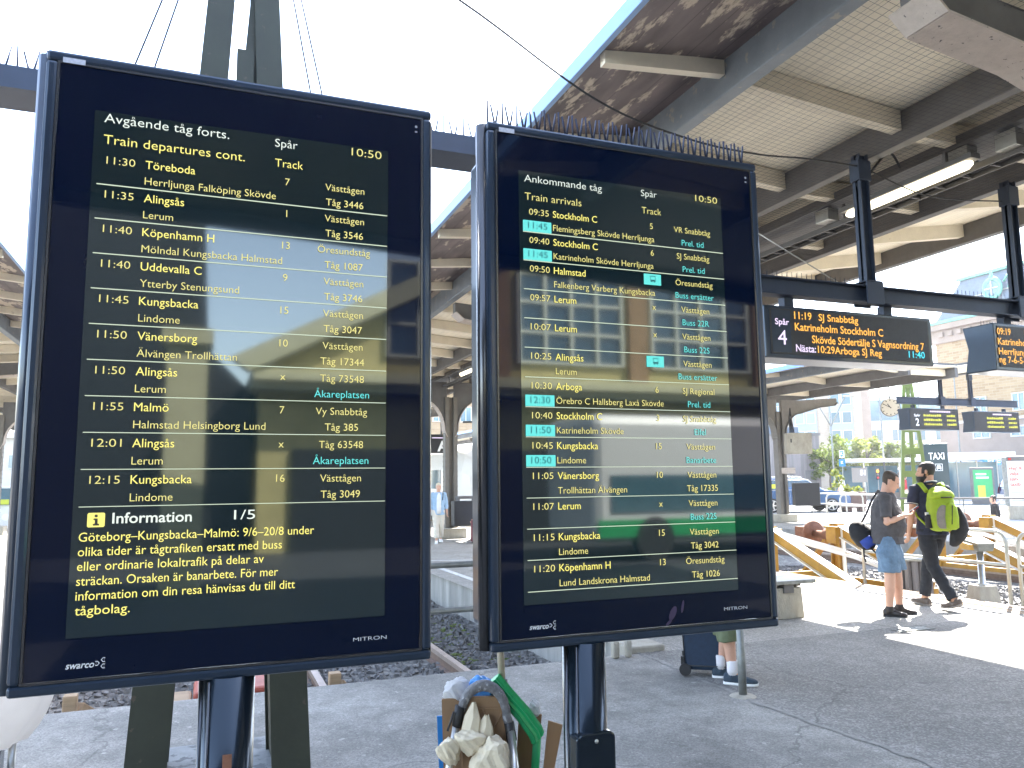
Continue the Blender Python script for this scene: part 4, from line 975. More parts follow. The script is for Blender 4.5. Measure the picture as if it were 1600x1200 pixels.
# ------------------------------------------------------------------ litter bag at the lower left
t = thing('bag_stand', 'dark trolley stand under the white plastic sack', 'trolley', (-.93, 4.95, 0))
simple('stand', 'navy_pole', t, lambda b: (b.box(-.28, -.02, -.2, .2, .05, .28), b.tube([(-.02, .0, 0), (-.02, 0, .3)], .02, 8), b.tube([(-.3, 0, 0), (-.3, 0, .3)], .02, 8)))
simple('rail', 'steel', t, lambda b: b.tube([(.06, -.05, .02), (.06, -.05, .34)], .018, 10))
b = MB(); random.seed(8); rings = []
for i in range(15):
    f = i / 14; zz = .30 + .66 * f; rr = .30 * (.72 + .5 * math.sin(min(1, f * 1.5) * PI * .62)) * (1 - .55 * max(0, f - .62) / .38)
    rings.append([(rr * math.cos(a) * (1 + .05 * math.sin(a * 9 + f * 3) + .04 * math.sin(a * 17 - f * 9) + .03 * math.sin(a * 4 + f * 14)), rr * .85 * math.sin(a) * (1 + .04 * math.sin(a * 7 - f * 4)), zz) for a in [2 * PI * k / 72 for k in range(72)]])
b.loft(rings); b_s = b.build('plastic_sack', 'bag_white', loc=(-1.10, 4.98, -.06)); b_s.scale = (1.2, 1.1, 1.3); tag(b_s, 'full white plastic sack below the departures board', 'plastic bag')

# ------------------------------------------------------------------ shopping trolley with cardboard and bags, below the arrivals board
CX, CY = .985, 2.86
t = thing('shopping_trolley', 'two wheeled trolley with a grey foam arched handle below the arrivals board', 'trolley', (CX, CY, 0), -.33); t.scale = (.78, .85, 1)
arch = [(-.148, -.02, .55), (-.122, -.015, .69), (-.112, -.01, .76)] + [(-.108 * math.cos(a) + .004, 0, .79 + .115 * math.sin(a)) for a in [PI * k / 12 for k in range(13)]] + [(.128, -.01, .72), (.15, -.02, .6)]
simple('handle_foam', 'foam', t, lambda b: b.tube([(p if p[0] < 0 else (p[0] * 1.0, p[1], p[2])) for p in arch[4:-2]] + [(.124, -.01, .765)], .021, 14))
simple('frame', 'aluminium', t, lambda b: (b.tube([(-.22, -.06, .08), (-.188, -.04, .5), (-.118, -.012, .8)], .017, 12), b.tube([(.130, -.02, .74), (.150, -.2, .60), (.175, -.21, .4), (.19, -.06, .08)], .019, 12), b.tube([(-.2, -.06, .1), (.19, -.06, .1)], .012, 10)))
simple('clip', 'black', t, lambda b: (b.tube([(.122, -.01, .775), (.135, -.016, .71)], .0235, 12), b.tube([(-.124, -.012, .765), (-.107, -.01, .835)], .0235, 12), b.tube([(-.165, -.03, .755), (-.135, -.03, .82)], .006, 6)))
simple('bag_body', 'navy_case', t, lambda b: b.hexa([(-.19, .0, .1), (.2, .0, .1), (.2, .2, .1), (-.19, .2, .1), (-.16, 0, .58), (.2, 0, .58), (.2, .2, .58), (-.16, .2, .58)]), .02)
for s in (-1, 1): simple('wheel', 'tyre', t, lambda b: b.tube([(s * .21, .1, .08), (s * .235, .1, .08)], .08, 20))
def on_cart(name, m, label, cat, fn, grp=None, bevel=0):
    b = MB(); fn(b); o = b.build(name, m, None, bevel=bevel); o.location = (CX, CY, 0); o.rotation_euler = (0, 0, -.33); o.scale = (.78, .85, 1)
    return tag(o, label, cat, grp)
on_cart('cardboard_sheet', 'cardboard', 'flat brown cardboard sheet standing behind the foam handle', 'cardboard', lambda b: b.hexa([(-.178, .03, .34), (.15, .03, .34), (.15, .042, .34), (-.178, .042, .34), (-.197, .06, .845), (-.02, .06, .85), (-.02, .072, .85), (-.197, .072, .845)]), 'cardboard on the trolley')
on_cart('cardboard_box', 'cardboard', 'folded cardboard box with crossed flaps inside the trolley handle arch', 'cardboard', lambda b: (b.box(-.10, .11, .004, .028, .38, .862), b.beam((-.0, -.0, .82), (.10, -.0, .66), .008, .012, (0, 1, 0)), b.beam((.10, -.0, .82), (.04, -.0, .74), .008, .012, (0, 1, 0)), b.box(-.10, .11, -.003, .003, .818, .826)), 'cardboard on the trolley', .004)
def leaning(x, w, h, yy, lean=.05):
    return lambda b: b.hexa([(x, yy, .2), (x + w, yy + .05, .2), (x + w, yy + .06, .2), (x, yy + .01, .2), (x + lean, yy, h), (x + w + lean * 1.6, yy + .05, h - .03), (x + w + lean * 1.6, yy + .06, h - .03), (x + lean, yy + .01, h)])
on_cart('cardboard_strip', 'cardboard', 'narrow cardboard strip leaning right of the trolley leg', 'cardboard', leaning(.125, .085, .79, .10, .05), 'cardboard on the trolley')
on_cart('cardboard_strip', 'cardboard', 'outermost cardboard strip right of the green roll on the trolley', 'cardboard', leaning(.225, .02, .755, .08, .09), 'cardboard on the trolley')
on_cart('green_roll', 'green_plastic', 'bright green ribbed plastic folded over the right side of the trolley', 'plastic roll', lambda b: (b.loft([[(x0 + .0, yy, zz) for x0, yy, zz in r] for r in [[(p.x + (.030 + .0045 * math.cos(k * 3.14)) * math.cos(k * PI / 10) * .9, .05 + (.03 + .004 * math.cos(k * 3.14)) * math.sin(k * PI / 10), p.z + (.030 + .0045 * math.cos(k * 3.14)) * math.cos(k * PI / 10) * .6) for k in range(20)] for p in (V(.05, 0, .915), V(.11, 0, .86), V(.19, 0, .79), V(.25, 0, .725), V(.262, 0, .70))]], smooth=False),
    b.loft([[(x0, yy, zz) for x0, yy, zz in [(c + .02 * math.cos(k * PI / 6), .06 + .02 * math.sin(k * PI / 6), h) for k in range(12)]] for c, h in ((.262, .73), (.25, .62), (.228, .45), (.215, .3))])))
random.seed(21)
def crumple(b, c, r, sc, n=4, amp=.16, fl=True):
    g = bmesh.ops.create_icosphere(b.bm, subdivisions=n, radius=1)
    planes = [(Vector((random.gauss(0, 1), random.gauss(0, 1), random.gauss(0, 1))).normalized(), random.uniform(.62, .95)) for _ in range(38)]
    for v in g['verts']:
        d = v.co.normalized(); k = 1.0
        for nrm, off in planes:
            dn = d.dot(nrm)
            if dn > .05: k = min(k, off / dn)
        k *= 1 + amp * .5 * math.sin(d.x * 9 + d.z * 7) * math.sin(d.y * 8)
        v.co = Vector((c[0] + d.x * k * r * sc[0], c[1] + d.y * k * r * sc[1], c[2] + d.z * k * r * sc[2]))
    for f in {f for v in g['verts'] for f in v.link_faces}: f.smooth = False; f.material_index = b.mi
def points_up(b, base, tip, w):
    n = 7; base = Vector(base); tip = Vector(tip)
    r0 = [base + V(w * math.cos(a), w * .5 * math.sin(a), 0) for a in [2 * PI * k / n for k in range(n)]]
    r1 = [base.lerp(tip, .6) + V(w * .7 * math.cos(a + .3), w * .25 * math.sin(a), .01 * (k % 2)) for k, a in enumerate([2 * PI * k / n for k in range(n)])]
    r2 = [tip + V(w * .22 * math.cos(a), w * .1 * math.sin(a), .012 * (k % 2)) for k, a in enumerate([2 * PI * k / n for k in range(n)])]
    b.loft([r0, r1, r2], smooth=False)
on_cart('paper_bag', 'bag_cream', 'knotted cream bag hanging on the left of the trolley handle', 'bag', lambda b: (crumple(b, (-.155, -.075, .70), .08, (.9, .75, .72)), crumple(b, (-.06, -.07, .725), .082, (1.1, .7, .62)), points_up(b, (-.06, -.05, .73), (-.04, -.03, .84), .055), points_up(b, (-.0, -.05, .72), (.02, -.04, .80), .05)), 'cream bags on the trolley')
on_cart('paper_bag', 'bag_cream', 'large round cream bag hanging in front of the right trolley leg', 'bag', lambda b: (crumple(b, (.05, -.085, .655), .125, (1.0, .75, .86)), points_up(b, (.12, -.05, .62), (.19, -.03, .55), .05)), 'cream bags on the trolley')
on_cart('plastic_bag', 'bag_white', 'white thin plastic bag bulging behind the cardboard at the trolley top', 'plastic bag', lambda b: (crumple(b, (-.12, .11, .855), .085, (1.1, .8, .75)), crumple(b, (.25, .13, .785), .045, (1, .8, .9))))
on_cart('plastic_bag', 'bag_blue', 'blue plastic bag under the arch of the foam handle', 'plastic bag', lambda b: crumple(b, (.0, .09, .865), .085, (1.1, .7, .75)))
on_cart('blue_folder', 'blue_board', 'bright blue plastic sheet at the left edge of the trolley', 'plastic sheet', lambda b: (b.hexa([(-.20, .1, .38), (-.13, .11, .38), (-.13, .118, .38), (-.20, .108, .38), (-.222, .1, .775), (-.14, .11, .775), (-.14, .118, .775), (-.222, .108, .775)]),))
b = MB(); b.use('broom').tube([(1.075, 2.90, .91), (1.06, 2.93, 1.5)], .0135, 14); b.use('pipe').tube([(1.115, 2.87, .3), (1.0755, 2.90, .91)], [.018, .021], 14)
tag(b.build('broom_pole', None), 'pale wooden pole with a grey sleeve standing in the trolley', 'pole')

# ------------------------------------------------------------------ people
def hand(b, w, d, n, side, curl=.5, s=1.0):
    """wrist w, direction d towards the finger tips, n = palm normal; thumb on 'side'"""
    d = d.normalized(); n = (n - d * n.dot(d)).normalized(); t = d.cross(n) * side
    pc = w + d * .045 * s
    b.loft([[w + d * f * s + t * (a * wd) + n * (c * th) for a, c in ((-1, -.6), (-.4, -1), (.4, -1), (1, -.6), (1, .6), (.4, 1), (-.4, 1), (-1, .6))] for f, wd, th in ((-.01, .024, .02), (.02, .032, .017), (.06, .04, .015), (.092, .038, .012))])
    for k in range(4):
        o = (k - 1.5) * .0195; ln = (.066, .078, .073, .058)[k] * s
        p0 = w + d * .085 * s + t * -o; a1 = curl * .9; a2 = a1 + curl * .9; a3 = a2 + curl * .7
        p1 = p0 + (d * math.cos(a1) - n * math.sin(a1)) * ln * .45; p2 = p1 + (d * math.cos(a2) - n * math.sin(a2)) * ln * .33; p3 = p2 + (d * math.cos(a3) - n * math.sin(a3)) * ln * .27
        b.tube([p0, p1, p2, p3], [.0098, .0095, .0088, .0075], 8)
    p0 = w + d * .03 * s + t * .03; p1 = p0 + (d * .6 + t * .7 - n * .3).normalized() * .038; p2 = p1 + (d * .9 + t * .2 - n * .5 * curl).normalized() * .034
    b.tube([p0, p1, p2], [.013, .011, .009], 8)

HEAD = [(-.118, .052, .026, .022), (-.105, .046, .048, .040), (-.08, .034, .066, .053), (-.05, .022, .079, .062), (-.015, .010, .087, .069), (.025, .003, .094, .074), (.06, -.004, .094, .073), (.09, -.010, .082, .064), (.112, -.014, .058, .046), (.124, -.016, .024, .02)]
def head(b, c, fwd, up, k=1.0):
    fwd = fwd.normalized(); up = (up - fwd * up.dot(fwd)).normalized(); lf = up.cross(fwd)
    P = lambda x, y, z_: c + (fwd * x + lf * y + up * z_) * k
    b.loft([[P(xo + rx * math.cos(a), ry * math.sin(a), zz) for a in [2 * PI * i / 20 for i in range(20)]] for zz, xo, rx, ry in HEAD])
    b.tube([P(.088, 0, .022), P(.104, 0, -.002), P(.116, 0, -.026), P(.1, 0, -.036)], [.009, .012, .016, .012], 8)   # nose
    b.tube([P(.082, -.04, .034), P(.096, -.015, .034), P(.096, .015, .034), P(.082, .04, .034)], .009, 6)              # brow
    b.tube([P(.080, -.02, -.066), P(.092, 0, -.066), P(.080, .02, -.066)], .009, 6)
    b.tube([P(.085, -.012, -.1), P(.092, 0, -.102), P(.085, .012, -.1)], .014, 6)                                     # chin
    for s in (-1, 1):
        b.tube([P(.004, s * .074, -.028), P(-.012, s * .082, -.005), P(-.012, s * .083, .018), P(.004, s * .075, .026)], [.008, .011, .012, .008], 8)
    return P
def shell(P, name, m, parent, zmin, test, grow=1.07, rows=HEAD, shift=-.004, ridge=0):
    """hair or beard: a thicker copy of part of the head surface"""
    b = MB(); n = 28; rr = []
    zs = [r for r in rows]
    pts = {}
    for i, (zz, xo, rx, ry) in enumerate(zs):
        for k in range(n):
            a = 2 * PI * k / n; g = grow + (random.uniform(-ridge, ridge) if ridge else 0)
            x, y, zz2 = xo + shift + rx * g * math.cos(a), ry * g * math.sin(a), zz * (1 + (grow - 1) * .9 if zz > .05 else 1)
            pts[i, k] = (x, y, zz2)
    vs = {}
    def v(i, k):
        if (i, k) not in vs: vs[i, k] = b.bm.verts.new(P(*pts[i, k]))
        return vs[i, k]
    for i in range(len(zs) - 1):
        for k in range(n):
            k2 = (k + 1) % n
            cx = sum(pts[q][0] for q in ((i, k), (i, k2), (i + 1, k2), (i + 1, k))) / 4; cz = sum(pts[q][2] for q in ((i, k), (i, k2), (i + 1, k2), (i + 1, k))) / 4
            cy = abs(sum(pts[q][1] for q in ((i, k), (i, k2), (i + 1, k2), (i + 1, k))) / 4)
            if test(cx, cy, cz): b._face([v(i, k), v(i, k2), v(i + 1, k2), v(i + 1, k)], True)
    top = [v(len(zs) - 1, k) for k in range(n)] if (len(zs) - 1, 0) in vs else None
    if top and test(-.02, 0, .13): b._face(top, True)
    o = b.build(name, m, parent)
    sd = o.modifiers.new("thick", 'SOLIDIFY'); sd.thickness = .012; sd.offset = -1
    return o

def person(name, label, loc, rz, s=1.0, J={}, skin='skin', bulk=1.0, lw=1.0, top=None, legs=None, shoes=None, hair=None, beard=None, face=True, vox=.011, belly=0.0, look=None, hands=True, grp=None):
    """x forward, y left. joints may be overridden through J"""
    j = dict(pel=V(0, 0, .95), chest=V(0, 0, 1.30), neck=V(0, 0, 1.49), head=V(.025, 0, 1.625), sl=V(0, .185, 1.415), sr=V(0, -.185, 1.415), el=V(-.03, .235, 1.13), er=V(-.03, -.235, 1.13),
             wl=V(.04, .245, .885), wr=V(.04, -.245, .885), hl=V(0, .09, .92), hr=V(0, -.09, .92), kl=V(.015, .10, .50), kr=V(.015, -.10, .50), al=V(-.02, .105, .09), ar=V(-.02, -.105, .09),
             tl=V(1, .12, 0), tr=V(1, -.12, 0), dl=None, dr=None, nl=None, nr=None)
    j.update(J)
    t = thing(name, label, 'person', loc, rz, grp); t.scale = (s, s, s)
    fw, up = look or (V(1, 0, 0), V(0, 0, 1))
    b = MB()
    P = head(b, j['head'], fw, up)
    b.tube([j['chest'] + V(0, 0, .06), j['neck'] - V(.005, 0, .03), j['neck'] + V(0, 0, .02), j['head'] - fw * .02 - up * .03], [.07, .062, .056, .058], 14)
    tor = lambda gx, gy: [b_r for b_r in ((V(j['pel'].x, j['pel'].y, .86), .105, .155), (j['pel'], .112 + belly * .5, .165), (V(j['pel'].x * .6 + j['chest'].x * .4 + belly * .5, 0, 1.08), .103 + belly, .150 + belly * .5), (V(j['chest'].x + belly * .25, j['chest'].y, 1.22), .112 + belly * .6, .165 + belly * .3), (j['chest'] + V(0, 0, .06), .108, .175), (V(j['neck'].x, j['neck'].y, 1.435), .078, .150), (V(j['neck'].x, j['neck'].y, 1.485), .06, .075))]
    b.loft([b.ering((c.x, c.y, c.z), rx * .93 * bulk, ry * .93, 20) for c, rx, ry in tor(0, 0)])
    for q in 'lr':
        S, E, W = j['s' + q], j['e' + q], j['w' + q]
        b.tube([S + V(0, 0, .0), S.lerp(E, .5), E, E.lerp(W, .35), W], [.052, .046, .040, .039, .026], 12); b.ball(E, .041, 2); b.ball(S, .055, 2)
        d = j['d' + q] or (W - E); n = j['n' + q] or V(0, -1 if q == 'l' else 1, 0)
        if hands: hand(b, W, d, n * (1), -1 if q == 'l' else 1, .45)
        else: b.tube([W, W + d.normalized() * .09, W + d.normalized() * .16], [.03, .038, .02], 8)
        H, K, A = j['h' + q], j['k' + q], j['a' + q]
        b.tube([H, H.lerp(K, .5), K, K.lerp(A, .3), K.lerp(A, .65), A], [r_ * lw for r_ in (.088, .074, .056, .056, .045, .036)], 14); b.ball(K, .057, 2)
        td = j['t' + q]; td = V(td.x, td.y, 0).normalized()
        b.tube([A, A + V(0, 0, -.05) + td * .05, A + V(0, 0, -.065) + td * .16], [.036, .034, .025], 10)
    body = remeshed(b, 'body', skin, t, vox)
    if face:
        for sgn in (-1, 1): simple('eye', 'eye', body, lambda b: b.ball(P(.083, sgn * .030, .016), .009, 2))
        simple('mouth', 'lip', body, lambda b: b.tube([P(.086, -.022, -.067), P(.101, 0, -.066), P(.086, .022, -.067)], .0045, 6))
    if hair:
        m, tst = hair; shell(P, 'hair', m, t, 0, tst, ridge=.012)
    if beard:
        m, tst = beard; shell(P, 'beard', m, t, 0, tst, grow=1.06, shift=.006, ridge=.01)
    if top:
        m, sl, hem = top
        b = MB(); g = .016
        rings = [(c, rx * bulk + g, ry + g) for c, rx, ry in tor(0, 0)]
        rings[0] = (V(rings[0][0].x, 0, hem), rings[1][1] + .012, rings[1][2] + .010)
        b.loft([b.ering((c.x, c.y, c.z), rx, ry, 22) for c, rx, ry in rings[:-1]] + [b.ering((j['neck'].x, j['neck'].y, 1.482), .072, .085, 22)])
        for q in 'lr':
            S, E, W = j['s' + q], j['e' + q], j['w' + q]
            path = [S - V(0, (.05 if q == 'l' else -.05), -.005), S]
            if sl <= 1: path += [S.lerp(E, sl * .55), S.lerp(E, sl)]; rad = [.075, .074, .067, .066]
            else: path += [S.lerp(E, .5), E, E.lerp(W, (sl - 1) * .55), E.lerp(W, sl - 1)]; rad = [.075, .072, .062, .056, .05, .042]
            b.tube(path, rad, 14)
        remeshed(b, 'top', m, t, vox * .9, 2, folds=.022)
    if legs:
        m, fr, ru, rl = legs
        b = MB(); pc = j['pel']
        b.loft([b.ering((pc.x, pc.y, z_), rx * bulk, ry, 20) for z_, rx, ry in ((.83, .105, .158), (.90, .124 + belly * .3, .178), (.97, .122 + belly * .5, .174), (1.02, .112 + belly * .6, .165))])
        for q in 'lr':
            H, K, A = j['h' + q], j['k' + q], j['a' + q]
            if fr <= 1: pts = [H + V(0, 0, .03), H.lerp(K, .4), H.lerp(K, fr)]; rad = [.098, ru + .012, ru]
            else:
                e = K.lerp(A, fr - 1); pts = [H + V(0, 0, .03), H.lerp(K, .45), K, K.lerp(e, .5), e]; rad = [.098, ru + .014, (ru + rl) / 2, rl + .004, rl]
            b.tube(pts, rad, 16)
        remeshed(b, 'trousers' if fr > 1.3 else 'shorts', m, t, vox * .9, 2, folds=.026)
    if shoes:
        m, sole, high = shoes
        for q in 'lr':
            A = j['a' + q]; td = j['t' + q]; pit = td.z; td = V(td.x, td.y, 0).normalized(); sd = V(-td.y, td.x, 0)
            def foot(b, ext, z0, z1, g):
                pr2 = ((-.075, .026, .05), (-.06, .037, .075), (0, .039, .085), (.06, .040, .065), (.12, .044, .045), (.165, .036, .036), (.195, .018, .022))
                rr = []
                for f, w, h in pr2:
                    zz = A.z - .09; lift = max(0, -f + .08) * pit if pit > 0 else max(0, f) * -pit
                    c = A + td * f; rr.append([V(c.x, c.y, zz + lift) + sd * a * (w + g) + V(0, 0, z0 + (h * e if z1 is None else z1 * e)) for a, e in ((-1, 0), (-.98, .35), (-.75, .8), (0, 1), (.75, .8), (.98, .35), (1, 0))])
                b.loft(rr)
            b = MB(); foot(b, 0, .018, None, 0)
            if high: b.tube([A + V(0, 0, -.04), A + V(0, 0, high)], [.05, .047], 14)
            else: b.tube([A + V(0, 0, -.04), A + V(0, 0, .0)], [.046, .042], 14)
            sh = remeshed(b, 'shoe', m, t, .007, 2)
            b = MB(); foot(b, 0, 0, .026, .004); b.build('sole', sole, sh)
    return t

SHORT = lambda x, y, z_: z_ > .075 or (x < .035 and z_ > .0) or (x < -.03 and z_ > -.06)
THIN = lambda x, y, z_: (z_ > .092) or (x < .03 and z_ > .015) or (x < -.03 and z_ > -.075)
BEARD = lambda x, y, z_: z_ < -.045 and x > .0 and not (x > .085 and z_ > -.06) or (z_ < .0 and -.005 < x < .03 and y > .05)
LONGISH = lambda x, y, z_: (z_ > .07) or (x < .04 and z_ > -.09)

# man with the phone, in profile to the right
yaw1 = math.radians(-44)
man1 = person('person', 'man in charcoal shirt and denim shorts looking down at a phone', (7.78, 7.45, 0), yaw1, .985,
    dict(head=V(.075, 0, 1.615), neck=V(.02, 0, 1.485), er=V(-.0, -.25, 1.13), wr=V(.20, -.12, 1.205), el=V(.0, .25, 1.13), wl=V(.21, .12, 1.22), dr=V(.8, .45, .15), dl=V(.8, -.45, .15), nr=V(0, -.2, -1), nl=V(0, .2, -1),
         ar=V(-.03, -.10, .09), al=V(.09, .11, .09), kl=V(.085, .11, .5), kr=V(.0, -.11, .5), chest=V(.0, 0, 1.30)),
    top=('shirt_grey', .80, .86), bulk=1.17, lw=1.12, legs=('denim', .94, .128, .12), shoes=('leather', 'black', .03), hair=('hair_brown', THIN), beard=('hair_brown', lambda x, y, z_: False), vox=.0095, belly=.062,
    look=(V(.88, .05, -.42), V(.42, 0, .88)))
for c in list(man1.children):
    if c.name.startswith('beard'): D.objects.remove(c)
def attach(loc, rz, s=1): return Matrix.Translation(loc) @ Matrix.Rotation(rz, 4, 'Z') @ Matrix.Scale(s, 4)
A1 = attach((7.78, 7.45, 0), yaw1, .985)
def placed(name, m, label, cat, fn, mtx, bevel=0, grp=None):
    b = MB(); fn(b); o = b.build(name, m, None, bevel=bevel); o.matrix_world = mtx; return tag(o, label, cat, grp)
placed('phone', 'black', 'dark red phone in the hands of the man in denim shorts', 'phone', lambda b: (b.use('black'), b.hexa([V(.27, -.04, 1.24) + q for q in (V(0, 0, 0), V(0, .075, 0), V(.10, .075, .075), V(.10, 0, .075), V(-.006, 0, .008), V(-.006, .075, .008), V(.094, .075, .083), V(.094, 0, .083))]), b.use('red_cloth'), b.hexa([V(.274, -.042, 1.233) + q for q in (V(0, 0, 0), V(0, .079, 0), V(.10, .079, .075), V(.10, 0, .075), V(-.003, 0, .005), V(-.003, .079, .005), V(.097, .079, .080), V(.097, 0, .080))])), A1)
sb = thing('shoulder_bag', 'black sling bag with a blue panel hanging behind the man in denim shorts', 'bag', (7.78, 7.45, 0), yaw1)
def bagb(b):
    rr = []
    for f, w, h in ((-.21, .03, .04), (-.17, .10, .09), (-.06, .145, .115), (.06, .15, .12), (.16, .11, .1), (.2, .04, .05)):
        c = V(-.27 + f * .55, .05, .93 - f * .75); d = V(.8, 0, .55)
        rr.append([c + d * w * math.cos(a) * .9 + V(0, 1, 0) * h * .8 * math.sin(a) for a in [2 * PI * k / 16 for k in range(16)]])
    b.loft(rr)
simple('pouch', 'black_fabric', sb, bagb)
simple('panel', 'blue_fabric', sb, lambda b: b.loft([[V(-.27 + f * .55, -.065, .93 - f * .75) + V(.8, 0, .55) * (.03 + w) * math.cos(a) * .8 + V(0, .02, 0) * math.sin(a) for a in [2 * PI * k / 12 for k in range(12)]] for f, w in ((.03, .06), (.1, .07), (.16, .05))]))
simple('strap', 'black_fabric', sb, lambda b: (b.tube([(-.29, .1, 1.06), (-.21, .1, 1.2), (-.14, .15, 1.36), (-.06, .17, 1.485), (.06, .12, 1.43), (.16, .0, 1.28)], .014, 6), b.tube([(-.27, .0, .78), (-.27, -.02, .7), (-.255, -.02, .62)], .01, 6), b.tube([(-.2, -.03, .8), (-.12, -.03, .72), (-.1, -.03, .6)], .012, 6)))
simple('collar', 'shirt_grey', man1, lambda b: b.tube([(-.06, -.06, 1.487), (.03, -.075, 1.475), (.095, -.03, 1.448), (.10, .0, 1.44), (.095, .03, 1.448), (.03, .075, 1.475), (-.06, .06, 1.487), (-.085, 0, 1.492), (-.06, -.06, 1.487)], .011, 8))

# man striding away with the lime backpack
yaw2 = math.radians(68); s2 = 1.045
man2 = person('person', 'bearded man in navy polo striding away with a lime backpack', (8.68, 7.58, 0), yaw2, s2,
    dict(head=V(.03, .005, 1.63), kr=V(.20, -.02, .51), ar=V(.245, .03, .09), kl=V(-.03, .04, .50), al=V(-.27, -.07, .115), tr=V(.93, .37, -.12), tl=V(.93, .37, .35), el=V(-.02, .245, 1.14), wl=V(.07, .25, .90), er=V(.03, -.23, 1.14), wr=V(.14, -.22, .92)),
    skin='skin_tan', top=('polo_navy', .62, .88), legs=('trousers_black', 1.93, .084, .064), shoes=('shoe_brown', 'grey_fabric', .0), hair=('hair_black', SHORT), beard=('hair_black', BEARD), vox=.0095, look=(V(.57, .82, 0), V(0, 0, 1)))
A2 = attach((8.68, 7.58, 0), yaw2, s2)
simple('sleeve_band', 'white_cloth', man2, lambda b: (b.tube([V(0, .185, 1.415).lerp(V(-.02, .245, 1.14), .585), V(0, .185, 1.415).lerp(V(-.02, .245, 1.14), .605)], .0695, 18)))
simple('collar', 'polo_navy', man2, lambda b: (b.use('polo_navy'), b.tube([(-.065, -.06, 1.505), (.03, -.07, 1.485), (.085, .0, 1.455), (.03, .07, 1.485), (-.065, .06, 1.505), (-.082, 0, 1.512), (-.065, -.06, 1.505)], .016, 8), b.use('white_cloth'), b.tube([(-.068, -.065, 1.520), (-.088, 0, 1.528), (-.068, .065, 1.520)], .005, 6)))
simple('earbud', 'white_sole', man2, lambda b: b.tube([(.035, .082, 1.63), (.05, .083, 1.60)], .006, 6))
bp = thing('backpack', 'lime green backpack with a grey front panel worn by the striding man', 'backpack', (8.68, 7.58, 0), yaw2); bp.scale = (s2,) * 3
def pk(b):
    rr = []
    for z_, d, w in ((.93, .06, .09), (.95, .10, .135), (1.05, .125, .155), (1.2, .12, .155), (1.33, .10, .145), (1.42, .07, .12), (1.455, .03, .07)):
        rr.append(b.ering((-.20 - d * .35, .0, z_), d, w, 20, .7))
    b.loft(rr)
def soft(o, lv=2, st=.012):
    s = o.modifiers.new('soft', 'SUBSURF'); s.levels = lv; s.render_levels = lv
    d = o.modifiers.new('folds', 'DISPLACE'); d.texture = D.textures['cloth_folds']; d.strength = st; d.mid_level = .5
    return o
soft(simple('main_bag', 'lime', bp, pk), 2, .03)
soft(simple('front_panel', 'grey_fabric', bp, lambda b: b.loft([b.ering((-.345 + .02 * abs(z_ - 1.1), .03, z_), .025, w, 12, .8) for z_, w in ((.965, .05), (1.0, .085), (1.12, .09), (1.2, .07), (1.25, .02))])), 1, .01)
simple('front_pocket', 'lime', bp, lambda b: b.loft([b.ering((-.36, -.055, z_), d, w, 14, .8) for z_, w, d in ((.955, .04, .02), (.98, .075, .045), (1.1, .08, .05), (1.22, .065, .04), (1.27, .02, .01))]))
soft(simple('lid', 'lime', bp, lambda b: b.loft([b.ering((-.27, .0, z_), d, w, 18, .75) for z_, w, d in ((1.31, .14, .10), (1.345, .15, .115), (1.40, .13, .095), (1.43, .06, .04))])), 2, .025)
simple('side_pocket', 'black_fabric', bp, lambda b: b.loft([b.ering((-.22, .15, z_), .06, .03, 12) for z_ in (.97, 1.0, 1.1, 1.13)]))
simple('bottle_cap', 'white_sole', bp, lambda b: b.tube([(-.22, .155, 1.12), (-.22, .155, 1.155)], .028, 12))
for sg in (-1, 1): simple('strap', 'lime', bp, lambda b: b.tube([(-.15, sg * .11, 1.40), (-.06, sg * .125, 1.485), (.03, sg * .135, 1.475), (.105, sg * .14, 1.40), (.10, sg * .15, 1.25), (0, sg * .175, 1.1), (-.14, sg * .14, 1.0)], [.026, .028, .028, .028, .024, .014, .012], 8))
simple('buckle_strap', 'black_fabric', bp, lambda b: (b.tube([(-.375, .06, 1.33), (-.385, -.06, 1.335)], .008, 6), b.tube([(-.405, -.05, 1.24), (-.405, -.03, 1.02)], .006, 6), b.tube([(-.14, -.05, 1.46), (-.12, .0, 1.49), (-.14, .05, 1.46)], .008, 6)))
jk = thing('jacket', 'black jacket hanging under the lime backpack', 'jacket', (8.68, 7.58, 0), yaw2); jk.scale = (s2,) * 3
def jb_(b):
    rr = []
    for z_, x, y_, w, d in ((1.22, -.26, -.16, .05, .06), (1.08, -.27, -.19, .08, .085), (.95, -.27, -.19, .095, .09), (.84, -.26, -.16, .085, .08), (.77, -.25, -.12, .05, .05), (.75, -.25, -.12, .02, .02)):
        rr.append([(x + d * math.cos(a) * (1 + .12 * math.sin(3 * a + z_ * 9)), y_ + w * math.sin(a) * (1 + .12 * math.cos(4 * a)), z_) for a in [2 * PI * k / 18 for k in range(18)]])
    b.loft(rr)
simple('cloth', 'black_fabric', jk, jb_)

